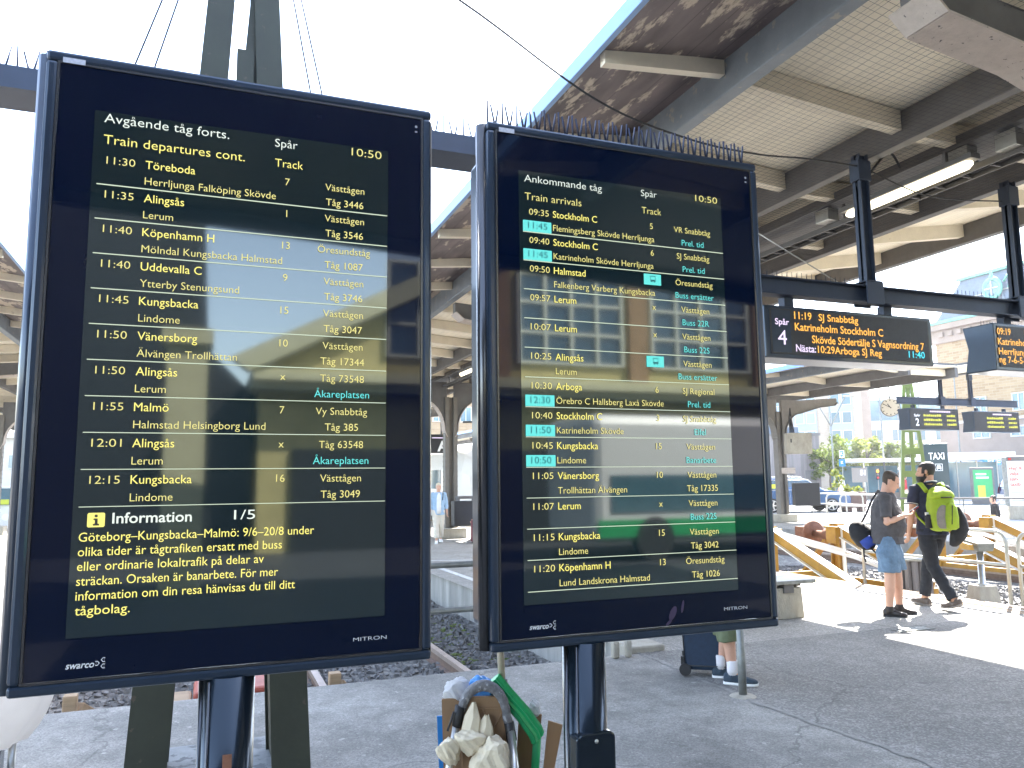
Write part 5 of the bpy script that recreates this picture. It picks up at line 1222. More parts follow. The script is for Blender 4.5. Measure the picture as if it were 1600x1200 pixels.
# traveller behind the arrivals board (legs and case show below it)
trav = person('person', 'person in khaki shorts and slate trainers behind the arrivals board', (4.08, 5.66, 0), math.radians(-38), 1.0, dict(al=V(-.05, .1, .09), ar=V(.05, -.1, .09), tl=V(1, .1, 0), tr=V(1, -.12, 0)),
    top=('white_cloth', .8, .88), legs=('khaki', 1.40, .105, .095), shoes=('trainer', 'white_sole', 0), hair=('hair_brown', LONGISH), vox=.012, hands=True)
for q, a in (('l', V(-.05, .1, .09)), ('r', V(.05, -.1, .09))): simple('sock', 'sock', trav, lambda b: b.tube([a + V(0, 0, -.02), a + V(0, 0, .03), a + V(0, 0, .085), a + V(.0, 0, .095)], [.043, .046, .047, .044], 16))
t = thing('suitcase', 'navy fabric suitcase on wheels behind the arrivals board', 'suitcase', (4.06, 5.93, 0), math.radians(-36))
simple('shell', 'navy_case', t, lambda b: b.hexa([(-.17, -.13, .05), (.25, -.13, .05), (.25, .13, .05), (-.17, .13, .05), (-.20, -.13, .7), (.22, -.13, .7), (.22, .13, .7), (-.20, .13, .7)]), .03)
for s in (-1, 1): simple('wheel', 'black', t, lambda b: (b.tube([(-.165, s * .12, .055), (-.165, s * .145, .055)], .05, 16), b.box(-.2, -.14, s * .11 - .012, s * .11 + .012, .05, .16)))
simple('handle', 'aluminium', t, lambda b: b.tube([(-.12, -.09, .7), (-.13, -.09, 1.0), (-.13, .09, 1.0), (-.12, .09, .7)], .01, 8))
simple('piping', 'black', t, lambda b: b.tube([(-.165, -.135, .09), (.24, -.135, .09), (.21, -.135, .66), (-.19, -.135, .66), (-.165, -.135, .09)], .006, 6))

# woman walking towards the camera between the boards
wom = person('person', 'white haired woman in pale denim shirt walking between the boards', (6.02, 21.1, 0), math.radians(-101), .93, dict(kr=V(.1, -.08, .52), ar=V(.12, -.07, .09), kl=V(.0, .08, .5), al=V(-.16, .08, .12)),
    top=('pale_denim', 1.6, .82), legs=('beige_cloth', 1.85, .088, .075), shoes=('white_cloth', 'white_sole', 0), hair=('hair_white', LONGISH), vox=.014)
simple('undershirt', 'white_cloth', wom, lambda b: b.loft([[(.0 + d * math.cos(a), w * math.sin(a), z_) for a in [-1.0 + 2.0 * k / 10 for k in range(11)]] + [(.02 + d * .55 * math.cos(a), w * .9 * math.sin(a), z_) for a in [1.0 - 2.0 * k / 10 for k in range(11)]] for z_, d, w in ((.86, .15, .11), (1.08, .145, .10), (1.25, .148, .11), (1.38, .135, .10), (1.46, .09, .06))]))
simple('shoulder_strap', 'black_fabric', wom, lambda b: b.tube([(.13, .11, 1.25), (.06, .13, 1.46), (-.06, .13, 1.46)], .012, 6))
sit = person('person', 'seated person in a blue shirt beside the maroon suitcase', (7.45, 21.2, 0), math.radians(195), .95, dict(pel=V(-.05, 0, .95), kl=V(.42, .1, .95), kr=V(.40, -.1, .93), hl=V(0, .09, .92), hr=V(0, -.09, .92), al=V(.62, .12, .55), ar=V(.38, -.1, .5), el=V(.15, .24, 1.14), er=V(.15, -.24, 1.14), wl=V(.36, .15, 1.06), wr=V(.36, -.15, 1.06), chest=V(.07, 0, 1.28), neck=V(.12, 0, 1.47), head=V(.18, 0, 1.6), sl=V(.1, .185, 1.4), sr=V(.1, -.185, 1.4)),
    top=('blue_shirt', .85, .86), legs=('trousers_black', 1.75, .082, .06), shoes=('grey_fabric', 'white_sole', 0), hair=('hair_black', LONGISH), vox=.015)
sit.location.z = -.43
t = thing('suitcase', 'maroon suitcase standing by the seated person in the blue shirt', 'suitcase', (7.0, 20.6, 0), -.4)
simple('shell', 'maroon_case', t, lambda b: b.box(-.2, .2, -.13, .13, .05, .62), .03)
simple('front_pocket', 'navy_case', t, lambda b: b.box(.02, .18, -.16, -.131, .08, .5), .01)
for s in (-1, 1): simple('wheel', 'black', t, lambda b: b.tube([(s * .15, -.1, .03), (s * .15, -.06, .03)], .03, 12))
b = MB(); b.box(-.5, .6, -.25, .25, .38, .46); b.box(-.4, -.3, -.2, .2, 0, .38); b.box(.4, .5, -.2, .2, 0, .38)
tag(b.build('bench', 'sleeper', loc=(7.6, 21.25, 0)), 'dark bench under the seated person in the blue shirt', 'bench')
t = thing('litter_bin', 'dark litter bin on the column behind the walking woman', 'litter bin', (7.1, 22.3, .38))
simple('box', 'black', t, lambda b: b.box(-.33, .33, -.22, .12, 0, .72), .03); simple('lid', 'beam_dark', t, lambda b: (b.box(-.2, .34, -.24, .12, .78, .86), b.box(-.18, -.15, -.2, .1, .7, .8), b.box(.3, .33, -.2, .1, .7, .8)), .01)

# distant passers-by
for lab, x, y, rz, topm, legm in (('person in white beside the open boot of the blue car', 22.6, 32.0, 0, 'white_cloth', 'black_fabric'), ('person in grey violet top bending near the small tree', 30.5, 37.5, 2, 'grey_cloth', 'navy_case'),
        ('person in white with a dark pack below the number 51', 39.0, 40.8, 1.6, 'white_cloth', 'beige_cloth'), ('person in red top walking right of the number 51', 39.6, 36.3, -.5, 'red_cloth', 'beige_cloth'), ('person in blue in front of the green poster', 31.2, 19.2, 2.2, 'pale_denim', 'navy_case'), ('person crouching behind the second buffer stop with dark hair', 24.5, 18.9, 2.6, 'black_fabric', 'black_fabric')):
    person('person', lab, (x, y, 0 if 'crouch' not in lab else -.75), rz, 1.0, dict(kr=V(.08, -.09, .5), al=V(-.1, .1, .1)), top=(topm, 1.5 if topm != 'red_cloth' else 1.8, .85), legs=(legm, 1.9, .085, .07), shoes=('black', 'black', 0), hair=('hair_black', LONGISH), vox=.03, face=False, hands=False)

# ------------------------------------------------------------------ clocks and small hanging signs
def clock(loc, rz, r, label, hang, side=None):
    t = thing('clock', label, 'clock', loc, rz, 'round station clocks')
    simple('case', 'beam_dark', t, lambda b: b.tube([(0, .11, 0), (0, .10, 0), (0, -.10, 0), (0, -.115, 0)], [r * .96, r, r, r * .97], 36))
    for sg in (-1, 1): simple('dial', 'dial', t, lambda b: b.tube([(0, sg * .113, 0), (0, sg * .1175, 0)], [r * .93, r * .93], 36, smooth=False))
    def marks(b):
        for sg in (-1, 1):
            for k in range(12):
                a = k * PI / 6; w = .022 * r / .4; d = V(math.sin(a), 0, math.cos(a)); n = V(d.z, 0, -d.x)
                y = sg * .119
                p0, p1 = d * r * .72 + V(0, y, 0), d * r * .88 + V(0, y, 0)
                b.beam(p0, p1, w * 1.6, .003, (0, 1, 0))
            for a, L, w in ((-R(60) , .74, .03), (R(-35), .5, .04)):
                d = V(-sg * math.sin(a), 0, math.cos(a)); b.beam(d * -.12 * r + V(0, sg * .121, 0), d * L * r + V(0, sg * .121, 0), w * r * 2.2, .003, (0, 1, 0))
    simple('hands_and_marks', 'black', t, marks)
    if hang: simple('hanger', 'beam_dark', t, lambda b: b.tube([(0, 0, r * .95), (0, 0, r + hang)], .025, 8))
    if side: simple('bracket', 'beam_dark', t, lambda b: b.tube([(-r - side, 0, 0), (-r * .9, 0, 0)], .03, 8))
    return t
clock((24.2, 22.6, 4.26), -.75, .34, 'round clock hanging from the far canopy left of the green lattice mast', .75)
clock((7.95, 22.4, 3.44), -.36, .42, 'round clock bracketed to the column between the two boards', 0, .35)
t = thing('letter_sign', 'dark hanging sign with a white letter A in the gap between the boards', 'sign', (7.42, 26.8, 2.66), -.15)
simple('panel', 'black', t, lambda b: b.box(-.75, .5, 0, .14, 0, .66), .02)
b = MB(); text(b, 'A', .18, .08, .33, bold=.04, to=lambda u, v: (u, -.004, v)); b.build('letter', 'print_white', t, fix=False)
simple('strip', 'led_w', t, lambda b: b.box(.0, .4, -.005, -.001, .52, .55))
simple('arm', 'beam_dark', t, lambda b: (b.box(-.5, -.44, .04, .1, .66, 2.2), b.box(.3, .36, .04, .1, .66, 2.2)))
# cabinets on the far column
t = thing('cable_cabinet', 'grey cabinet with cables high on the far column', 'cabinet', (20.6, 24.1, 2.55), -.5)
simple('box', 'concrete', t, lambda b: b.box(-.15, .78, -.35, .1, 0, .78), .02)
simple('lock', 'black', t, lambda b: b.box(.0, .05, -.36, -.352, .42, .56))
b = MB(); random.seed(4)
for k in range(4): b.tube([(.05 + .05 * k, -.12, .78), (.04 + .03 * k, -.1, 1.3), (.12, .0, 1.75)], .02, 6)
b.build('cables', 'cable', t)
t = thing('cable_cabinet', 'black cabinet low on the far column', 'cabinet', (20.6, 24.1, .62), -.5)
simple('box', 'black', t, lambda b: b.box(.05, .95, -.4, .1, 0, .85), .02)
b = MB(); b.box(-.2, .3, -.02, 0, 0, .22); q_ = b.build('number_plate', 'plaster', None); q_.location = (20.55, 24.2, 1.82); q_.rotation_euler.z = -.5; tag(q_, 'small pale number plate on the far column', 'plate')

# ------------------------------------------------------------------ trains and vehicles
t = thing('train', 'white train standing behind the column between the boards', 'train', (10.85, 29.5, -.33))
def tb(b):
    prof = [(-1.32, .5), (-1.42, 1.0), (-1.42, 2.5), (-1.25, 3.2), (-.8, 3.55), (.8, 3.55), (1.25, 3.2), (1.42, 2.5), (1.42, 1.0), (1.32, .5)]
    b.loft([[(x * k, y, .5 + (z_ - .5) * kz) for x, z_ in prof] for y, k, kz in ((0, .82, .84), (.5, .95, .95), (1.4, 1, 1), (45, 1, 1))], smooth=False)
simple('body', 'train_white', t, tb, .05)
for sg in (-1, 1):
    simple('window_band', 'win_glass', t, lambda b: [b.box(sg * 1.425 - .012, sg * 1.425 + .012, 3.2 + k * 2.1, 4.9 + k * 2.1, 1.7, 2.5) for k in range(19)])
    simple('door', 'grey_cloth', t, lambda b: b.box(sg * 1.43 - .012, sg * 1.43 + .012, 1.6, 2.7, .7, 2.75), .02)
simple('windscreen', 'win_glass', t, lambda b: b.hexa([(-1.0, .12, 1.75), (1.0, .12, 1.75), (1.0, .25, 1.75), (-1.0, .25, 1.75), (-.9, .22, 2.95), (.9, .22, 2.95), (.9, .5, 2.95), (-.9, .5, 2.95)]))
simple('underframe', 'black', t, lambda b: b.box(-1.2, 1.2, .6, 45, .1, .55))
for sg in (-1, 1): simple('headlight', 'print_white', t, lambda b: b.tube([(sg * .8, -.02, 1.25), (sg * .8, .15, 1.25)], .12, 14))

def car(loc, rz, paint, label, boot=False):
    """estate car, x forward"""
    t = thing('parked_car', label, 'car', loc, rz, 'cars parked in the street')
    prof = [(-2.3, .35), (-2.36, .75), (-2.28, 1.02), (-2.02, 1.58), (-1.6, 1.66), (.2, 1.62), (1.05, 1.08), (2.1, .95), (2.36, .7), (2.34, .35)]
    def sh(b):
        rr = []
        for y, kx, dz in ((-.90, .97, -.09), (-.84, 1, 0), (.84, 1, 0), (.90, .97, -.09)):
            rr.append([(x * kx, y if z_ < 1.1 else y * .84, z_ + (dz if z_ > 1.2 else 0)) for x, z_ in prof])
        b.loft(rr, smooth=False)
    simple('body', paint, t, sh, .05)
    for sg in (-1, 1):
        simple('side_window', 'car_glass', t, lambda b: b.hexa([(-2.0, sg * .845, 1.1), (.85, sg * .845, 1.1), (.3, sg * .775, 1.53), (-1.8, sg * .775, 1.53), (-2.0, sg * .87, 1.1), (.85, sg * .87, 1.1), (.3, sg * .80, 1.53), (-1.8, sg * .80, 1.53)]))
        simple('window_trim', 'steel', t, lambda b: b.tube([(-2.02, sg * .878, 1.08), (.9, sg * .878, 1.08), (.32, sg * .80, 1.56), (-1.82, sg * .80, 1.56), (-2.02, sg * .878, 1.08)], .018, 6))
        simple('roof_rail', 'steel', t, lambda b: b.tube([(-1.7, sg * .62, 1.66), (-1.6, sg * .62, 1.72), (.0, sg * .62, 1.70), (.1, sg * .62, 1.64)], .022, 8))
        simple('tail_light', 'tail_red', t, lambda b: b.hexa([(-2.40, sg * .58, .8), (-2.2, sg * .91, .8), (-2.15, sg * .91, 1.05), (-2.36, sg * .58, 1.05), (-2.33, sg * .6, 1.08), (-2.15, sg * .88, 1.08), (-2.08, sg * .83, 1.3), (-2.2, sg * .7, 1.3)]))
        simple('headlight', 'print_white', t, lambda b: b.box(2.2, 2.34, sg * .55 - .16, sg * .55 + .16, .72, .86), .02)
        for x in (-1.45, 1.4):
            w = simple('wheel', 'tyre', t, lambda b: b.tube([(x, sg * .74, .34), (x, sg * .92, .34)], .34, 24))
            simple('rim', 'aluminium', w, lambda b: (b.tube([(x, sg * .915, .34), (x, sg * .93, .34)], .07, 12), [b.beam((x, sg * .928, .34), (x + .23 * math.cos(k * PI * .4), sg * .928, .34 + .23 * math.sin(k * PI * .4)), .06, .012, (0, 1, 0)) for k in range(5)], b.tube([(x + .235 * math.cos(a), sg * .926, .34 + .235 * math.sin(a)) for a in [2 * PI * k / 20 for k in range(21)]], .018, 6)))
    simple('windscreen', 'car_glass', t, lambda b: b.hexa([(1.0, -.7, 1.11), (1.0, .7, 1.11), (1.03, .7, 1.13), (1.03, -.7, 1.13), (.24, -.62, 1.58), (.24, .62, 1.58), (.28, .62, 1.6), (.28, -.62, 1.6)]))
    simple('rear_window', 'car_glass', t, lambda b: b.hexa([(-2.29, -.65, 1.1), (-2.29, .65, 1.1), (-2.25, .65, 1.1), (-2.25, -.65, 1.1), (-2.06, -.6, 1.5), (-2.06, .6, 1.5), (-2.02, .6, 1.5), (-2.02, -.6, 1.5)]))
    simple('sticker', 'txt_y_paint', t, lambda b: [b.box(-1.6, -1.2, sg * .872 - .004, sg * .872 + .004, 1.16, 1.36) for sg in (-1, 1)])
    if boot: simple('tailgate', 'print_grey', t, lambda b: b.hexa([(-2.0, -.75, 1.64), (-2.0, .75, 1.64), (-3.05, .7, 1.86), (-3.05, -.7, 1.86), (-2.0, -.75, 1.70), (-2.0, .75, 1.70), (-2.9, .7, 2.12), (-2.9, -.7, 2.12)]), .02)
    return t
M['txt_y_paint'] = mat('yellow_green_sticker', (.55, .60, .05), .5)
car((27.3, 31.6, 0), -.38, 'car_blue', 'mid blue estate car with its tailgate open beside the timber clad building', True)
car((38.4, 26.3, 0), -.55, 'car_navy', 'dark blue estate car with a red tail light beside the info totem')
t = thing('delivery_van', 'grey van with dark windscreen below the cream boarded canopy', 'van', (-8.1, 37.5, -.35), 0)
simple('body', 'train_white', t, lambda b: b.loft([[(x * k, y, z_) for x, z_ in ((-1, .3), (-1.02, 1.0), (-.92, h), (.92, h), (1.02, 1.0), (1, .3))] for y, k, h in ((0, .95, 1.15), (.5, 1, 1.3), (.9, 1, 2.0), (5, 1, 2.05))], smooth=False), .06)
simple('windscreen', 'win_glass', t, lambda b: b.hexa([(-.85, .42, 1.28), (.85, .42, 1.28), (.85, .5, 1.28), (-.85, .5, 1.28), (-.8, .84, 1.95), (.8, .84, 1.95), (.8, .92, 1.95), (-.8, .92, 1.95)]))
simple('sign', 'txt_y_paint', t, lambda b: b.box(-.1, .7, .35, .42, 1.3, 1.5))
for sg in (-1, 1): simple('headlight', 'print_white', t, lambda b: b.tube([(sg * .7, -.04, .8), (sg * .7, .05, .8)], .14, 14))
for sg in (-1, 1): simple('wheel', 'tyre', t, lambda b: (b.tube([(sg * .85, .8, .33), (sg * 1.03, .8, .33)], .33, 16), b.tube([(sg * .85, 4.0, .33), (sg * 1.03, 4.0, .33)], .33, 16)))

# ------------------------------------------------------------------ street furniture across the tracks
t = thing('taxi_totem', 'dark teal taxi totem behind the man with the backpack', 'taxi sign', (31.05, 26.7, 0), -.72)
simple('slab', 'totem', t, lambda b: b.box(-.42, .55, 0, .22, 0, 3.15), .02); simple('end_panel', 'beam_dark', t, lambda b: b.box(-.50, -.421, .0, .25, 0, 3.16))
b = MB(); f_ = lambda u, v: (u, -.006, v); text(b, 'TAXI', -.24, 2.42, .30, width=.64, bold=.015, to=f_)
def fr_(x0, x1, z0, z1, w):
    b.quad(*[f_(*p) for p in ((x0, z0), (x1, z0), (x1, z0 + w), (x0, z0 + w))]); b.quad(*[f_(*p) for p in ((x0, z1 - w), (x1, z1 - w), (x1, z1), (x0, z1))])
    b.quad(*[f_(*p) for p in ((x0, z0 + w), (x0 + w, z0 + w), (x0 + w, z1 - w), (x0, z1 - w))]); b.quad(*[f_(*p) for p in ((x1 - w, z0 + w), (x1, z0 + w), (x1, z1 - w), (x1 - w, z1 - w))])
fr_(.0, .30, 1.9, 2.22, .02); fr_(.06, .24, 2.0, 2.1, .035); fr_(.09, .21, 2.1, 2.17, .02)
for q0 in ((.06, .10), (.20, .24)): b.quad(*[f_(*p) for p in ((q0[0], 1.96), (q0[1], 1.96), (q0[1], 2.0), (q0[0], 2.0))])
b.build('lettering', 'print_white', t, fix=False)
t = thing('info_totem', 'tall grey information totem with a red printed poster', 'information totem', (28.65, 21.45, 0), -.78)
simple('base', 'concrete', t, lambda b: b.box(-.05, 1.3, -.12, .3, 0, .5), .02)
simple('post', 'pipe', t, lambda b: b.box(-.14, .0, -.02, .2, .5, 2.35), .01)
simple('panel', 'poster_paper', t, lambda b: b.box(.001, 1.3, 0, .12, .5, 2.2)); simple('header', 'beam_dark', t, lambda b: b.box(.001, 1.3, -.005, .13, 2.2, 2.36))
b = MB(); f_ = lambda u, v: (u, -.004, v)
for i, s in enumerate(('Hej! R', 'välje', 'själv', 'taxib')): text(b, s, .06, 1.86 - .2 * i, .125, bold=.02, to=f_)
b.build('headline', 'poster_red', t, fix=False)
simple('small_print', 'print_grey', t, lambda b: [b.box(.08, .55 - .05 * (k % 2), -.004, -.001, 1.05 - k * .06, 1.075 - k * .06) for k in range(7)])
simple('red_mark', 'tail_red', t, lambda b: b.box(.06, .16, -.011, -.0055, 2.24, 2.32))

t = thing('lattice_mast', 'moss green slotted steel mast behind the two men', 'mast', (28.15, 25.3, 0), -.7)
def lat(b):
    hw = lambda z_: .62 - .075 * z_
    for zs in range(6):
        z0, z1 = zs * .95, zs * .95 + .95
        a0, a1 = hw(z0), hw(z1)
        for sg in (-1, 1):
            b.hexa([(sg * a0, -.16, z0), (sg * (a0 - .13), -.16, z0), (sg * (a0 - .13), .16, z0), (sg * a0, .16, z0), (sg * a1, -.16, z1), (sg * (a1 - .11), -.16, z1), (sg * (a1 - .11), .16, z1), (sg * a1, .16, z1)])
        b.box(-a1 + .1, a1 - .1, -.13, .13, z1 - .26, z1 - .001); b.box(-.07, .07, -.1, .1, z0, z1 - .261)
simple('lattice', 'lattice', t, lat)
simple('cap', 'lattice', t, lambda b: b.box(-.3, .3, -.2, .2, 5.7, 5.8))
simple('foot', 'concrete', t, lambda b: b.box(-.75, .75, -.35, .35, -.1, .12), .02)

t = thing('planter', 'brown planter box with a yellow green shrub behind the bicycle hoops', 'planter', (29.3, 30.4, 0), -.55)
simple('box', 'pot', t, lambda b: (b.box(-.85, .85, -.4, .4, .18, .95), b.box(-.8, -.5, -.35, .35, 0, .18), b.box(.5, .8, -.35, .35, 0, .18), b.box(-.18, .18, -.35, .35, 0, .18)), .03)
def leaves(b, clumps, n, size, flat=.6):
    for c, r in clumps:
        for _ in range(n):
            d = V(random.gauss(0, 1), random.gauss(0, 1), random.gauss(0, 1)).normalized() * r * random.random() ** .4
            p = V(*c) + V(d.x, d.y, d.z * .8); s = size * random.uniform(.6, 1.4)
            a = V(random.gauss(0, 1), random.gauss(0, 1), random.gauss(0, flat)).normalized(); e = a.cross(V(random.gauss(0, 1), random.gauss(0, 1), random.gauss(0, 1))).normalized()
            b.quad(p - a * s, p - e * s * .55, p + a * s, p + e * s * .55)
random.seed(31)
b = MB(); leaves(b, [((-.35, 0, 1.3), .3), ((-.25, 0, 1.65), .26), ((-.45, .05, 1.9), .22), ((.1, 0, 1.1), .25), ((.55, 0, 1.05), .25), ((-.7, 0, 1.0), .2)], 90, .07); b.build('shrub', 'leaf_lime', t, fix=False)
lab_ = ('steel bicycle hoop in front of the brown planter, left end', 'steel bicycle hoop in front of the planter middle', 'steel bicycle hoop beside the man with the phone')
src_ = None
for i, (x, y) in enumerate(((27.2, 29.3), (26.5, 27.6), (25.95, 26.2))):
    if not src_:
        src_ = thing('bicycle_hoop', lab_[0], 'bicycle stand', (x, y, 0), -.85, 'steel bicycle hoops')
        simple('hoop', 'steel', src_, lambda b: b.tube([(-.75, 0, 0), (-.75, 0, .75), (-.7, 0, .87), (-.58, 0, .92), (.58, 0, .92), (.7, 0, .87), (.75, 0, .75), (.75, 0, 0)], .035, 10)); simple('bar', 'steel', src_, lambda b: b.tube([(-.74, 0, .45), (.74, 0, .45)], .03, 8))
    else:
        c = copy_tree(src_); c.location = (x, y, 0); c['label'] = lab_[i]
t = thing('street_rail', 'thin grey hand rail running along the street by the info totem', 'railing', (25.5, 21.5, 0), -.76)
simple('bar', 'beam_dark', t, lambda b: b.tube([(-2.5, 0, .85), (9, 0, .85)], .035, 8)); simple('posts', 'pipe', t, lambda b: [b.tube([(x, 0, 0), (x, 0, .84)], .03, 8) for x in (-2.4, .5, 3.4, 6.3)])

def tree(loc, h, cw, label, leafm, n=60, size=.22, clumps=26, trunk=.14, grp='trees along the street'):
    t = thing('tree', label, 'tree', loc, random.uniform(0, 6), grp)
    b = MB(); b.tube([(0, 0, 0), (.05, .02, h * .3), (-.03, .05, h * .55), (.02, 0, h * .85)], [trunk, trunk * .8, trunk * .55, trunk * .15], 9)
    tips = []
    for k in range(9):
        a = random.uniform(0, 6.28); z0 = h * random.uniform(.3, .6); e = V(math.cos(a) * cw * random.uniform(.5, .85), math.sin(a) * cw * random.uniform(.5, .85), z0 + h * random.uniform(.12, .3)); tips.append(e)
        b.tube([(0, 0, z0), V(0, 0, z0).lerp(e, .5) + V(0, 0, .1), e], [trunk * .45, trunk * .3, .015], 6)
    b.build('trunk', 'bark', t)
    cl = [(tuple(e), cw * random.uniform(.25, .4)) for e in tips]
    for _ in range(clumps):
        a = random.uniform(0, 6.28); rr = cw * random.random() ** .5 * .95; z_ = h * random.uniform(.38, .98); k = 1 - abs((z_ / h - .62) / .45) ** 2 * .7
        cl.append(((rr * k * math.cos(a), rr * k * math.sin(a), z_), cw * random.uniform(.18, .34)))
    b = MB(); leaves(b, cl, n, size); b.build('crown', leafm, t, fix=False)
    return t
random.seed(17)
tree((42.6, 45.6, 0), 4.7, 1.6, 'small sunlit tree in front of the timber clad building', 'leaf', 70, .12, 22, .09)
for i, (x, y, h, lab) in enumerate(((64.5, 67.5, 5.2, 'leafy street tree right of the timber clad building, leftmost of the row'), (67.2, 66.4, 5.9, 'tallest leafy street tree left of the hanging clock'), (70.3, 65.4, 5.2, 'leafy street tree below the hanging clock'), (73.0, 64.2, 5.0, 'leafy street tree behind the green lattice mast'), (76.8, 62.2, 5.4, 'leafy street tree left of the taxi totem'))):
    tree((x, y, 0), h, 2.3, lab, 'leaf_lime' if i % 2 else 'leaf', 55, .2, 26, .16)

def lamp(loc, h, label, arms=1):
    t = thing('street_lamp', label, 'street lamp', loc, -.6, 'street lamps by the bus stop')
    simple('pole', 'pipe', t, lambda b: b.tube([(0, 0, 0), (0, 0, h)], [.07, .045], 8))
    if arms == 1: simple('lamp_head', 'concrete', t, lambda b: b.box(-.45, .12, -.1, .1, h, h + .1), .02)
    else:
        for s in (-1, 1):
            a = simple('arm', 'pipe', t, lambda b: b.tube([(0, 0, h * .72), (s * 1.0, 0, h)], .05, 8)); simple('lamp_head', 'concrete', a, lambda b: b.box(s * 1.0 - .1, s * 1.0 + s * .5 + .1, -.12, .12, h, h + .1), .02)
lamp((40.5, 43.0, 0), 7.2, 'forked street lamp in front of the pale office building', 2)
lamp((47.2, 45.0, 0), 9.0, 'slim street lamp left of the hanging clock'); lamp((52.0, 42.5, 0), 9.3, 'slim street lamp right of the hanging clock'); lamp((45.2, 39.8, 0), 8.0, 'dark slim pole below the hanging clock')
t = thing('parking_sign', 'two blue square signs on a pole beside the small tree', 'sign', (33.9, 35.3, 1.15), -.75); t.scale = (.55, .55, .62)
simple('pole', 'pipe', t, lambda b: b.tube([(0, .03, -1.85), (0, .03, 3.35)], .05, 8))
for z0 in (2.62, 1.82):
    p = simple('plate', 'sign_blue' if z0 < 2 else 'print_white', t, lambda b: b.box(-.3 if z0 < 2 else -.24, .3 if z0 < 2 else .24, -.02, 0, z0, z0 + .66)); b = MB()
    if z0 > 2: b.use('sign_blue').prism([(-.18, -.024, z0 + .6), (.18, -.024, z0 + .6), (.18, -.024, z0 + .2), (0, -.024, z0 + .04), (-.18, -.024, z0 + .2)], (0, 0, 0), (0, .003, 0))
    b.use('print_white'); text(b, 'K', 0, z0 + .24, .24, align='c', bold=.04, to=lambda u, v: (u, -.027, v)); b.build('letter', None, p, fix=False)
t = thing('traffic_light', 'traffic light with an amber lamp left of the man with the phone', 'traffic light', (39.7, 38.4, .55), -.75); t.scale = (.6, .6, .7)
simple('pole', 'pipe', t, lambda b: b.tube([(0, .12, -.78), (0, .12, 2.0)], .05, 8)); simple('housing', 'black', t, lambda b: b.box(-.2, .2, 0, .2, 1.35, 2.3), .02); simple('lamp', 'amber', t, lambda b: b.ball((0, -.02, 2.1), .14, 2, (1, .4, 1)))
for z_ in (1.8, 1.52): simple('lamp', 'tail_red' if z_ < 1.6 else 'beam_dark', t, lambda b: b.ball((0, -.02, z_), .11, 2, (1, .4, 1)))

t = thing('bus_shelter', 'long white roofed bus shelter with glass panes behind the bicycle hoops', 'bus shelter', (49.5, 43.8, 0), -.60)
simple('roof', 'shelter_roof', t, lambda b: (b.box(-6.5, 9, -1.4, 1.2, 2.75, 3.0), b.box(0, 6, -1.0, 1.0, 3.0, 3.35)), .03)
simple('glass', 'win_glass', t, lambda b: [b.box(-6.2 + k * 2.5, -3.95 + k * 2.5, .8, .85, .5, 2.5) for k in range(6)])
simple('posts', 'steel', t, lambda b: [b.box(-6.3 + k * 2.5, -6.2 + k * 2.5, .75, .9, 0, 2.75) for k in range(7)])
simple('low_wall', 'base_stone', t, lambda b: b.box(-6.0, 8.5, .95, 1.1, 0, .9))
t = thing('stop_number', 'dark stop panel with a white number 51', 'sign', (37.2, 37.3, .85), -.78); t.scale = (.55, .55, .55)
simple('panel', 'grey_fabric', t, lambda b: b.box(-.9, .6, 0, .1, .9, 2.5), .02); simple('post', 'pipe', t, lambda b: b.box(.61, .7, 0, .1, -1.5, 2.6))
b = MB(); text(b, '51', -.05, 1.72, .5, width=.55, bold=.05, to=lambda u, v: (u, -.005, v)); b.build('number', 'print_white', t, fix=False)
t = thing('glass_shelter', 'glass tram shelter with a pale curved roof right of the taxi totem', 'shelter', (43.2, 35.2, 0), -.34)
simple('roof', 'shelter_roof', t, lambda b: b.prism([(-1.7, -1.2, 2.65), (3.6, -1.2, 2.65), (3.6, -1.2, 2.8), (.5, -1.2, 2.95), (-1.7, -1.2, 2.85)], (0, 0, 0), (0, 2.4, 0)))
simple('glass', 'glass_pane', t, lambda b: [b.box(-1.6 + k * 1.25, -.42 + k * 1.25, -.03, .0, .35, 2.5) for k in range(3)]) if 'glass_pane' in M else simple('glass', 'win_glass', t, lambda b: [b.box(-1.6 + k * 1.25, -.42 + k * 1.25, -.03, .0, .35, 2.5) for k in range(3)])
simple('frame', 'steel', t, lambda b: ([b.box(-1.66 + k * 1.25, -1.6 + k * 1.25, -.05, .05, 0, 2.6) for k in range(4)], b.box(-1.6, 2.2, -.05, .05, .22, .34)))
t = thing('poster_stand', 'dark poster case with a green poster beside the glass shelter', 'poster stand', (42.4, 33.3, 0), -.55)
simple('case', 'beam_dark', t, lambda b: b.box(-.62, .62, 0, .2, 0, 2.15), .03); p = simple('poster', 'poster_green', t, lambda b: b.box(-.5, .5, -.01, -.001, .3, 2.0))
simple('printed_lines', 'print_white', p, lambda b: (b.box(-.36, .2, -.016, -.011, 1.7, 1.8), b.box(-.36, .32, -.016, -.011, 1.5, 1.6))); simple('printed_picture', 'txt_y_paint', p, lambda b: b.box(-.3, .1, -.016, -.011, .4, 1.1))
t = thing('bus', 'bright blue bus behind the green poster', 'bus', (52.3, 39.5, 0), -.55)
simple('body', 'bus_blue', t, lambda b: b.box(-1.2, 1.3, 0, 9, .35, 3.0), .12); simple('windscreen', 'win_glass', t, lambda b: b.box(-1.1, 1.2, -.03, -.001, 1.0, 2.4), .02); simple('bumper', 'beam_dark', t, lambda b: b.box(-1.22, 1.32, -.1, -.002, .3, .9), .03)
b = MB(); text(b, 'ELECTRI', -.9, 2.55, .3, width=2.0, bold=.03, to=lambda u, v: (u, -.012, v)); b.build('lettering', 'print_white', t, fix=False)
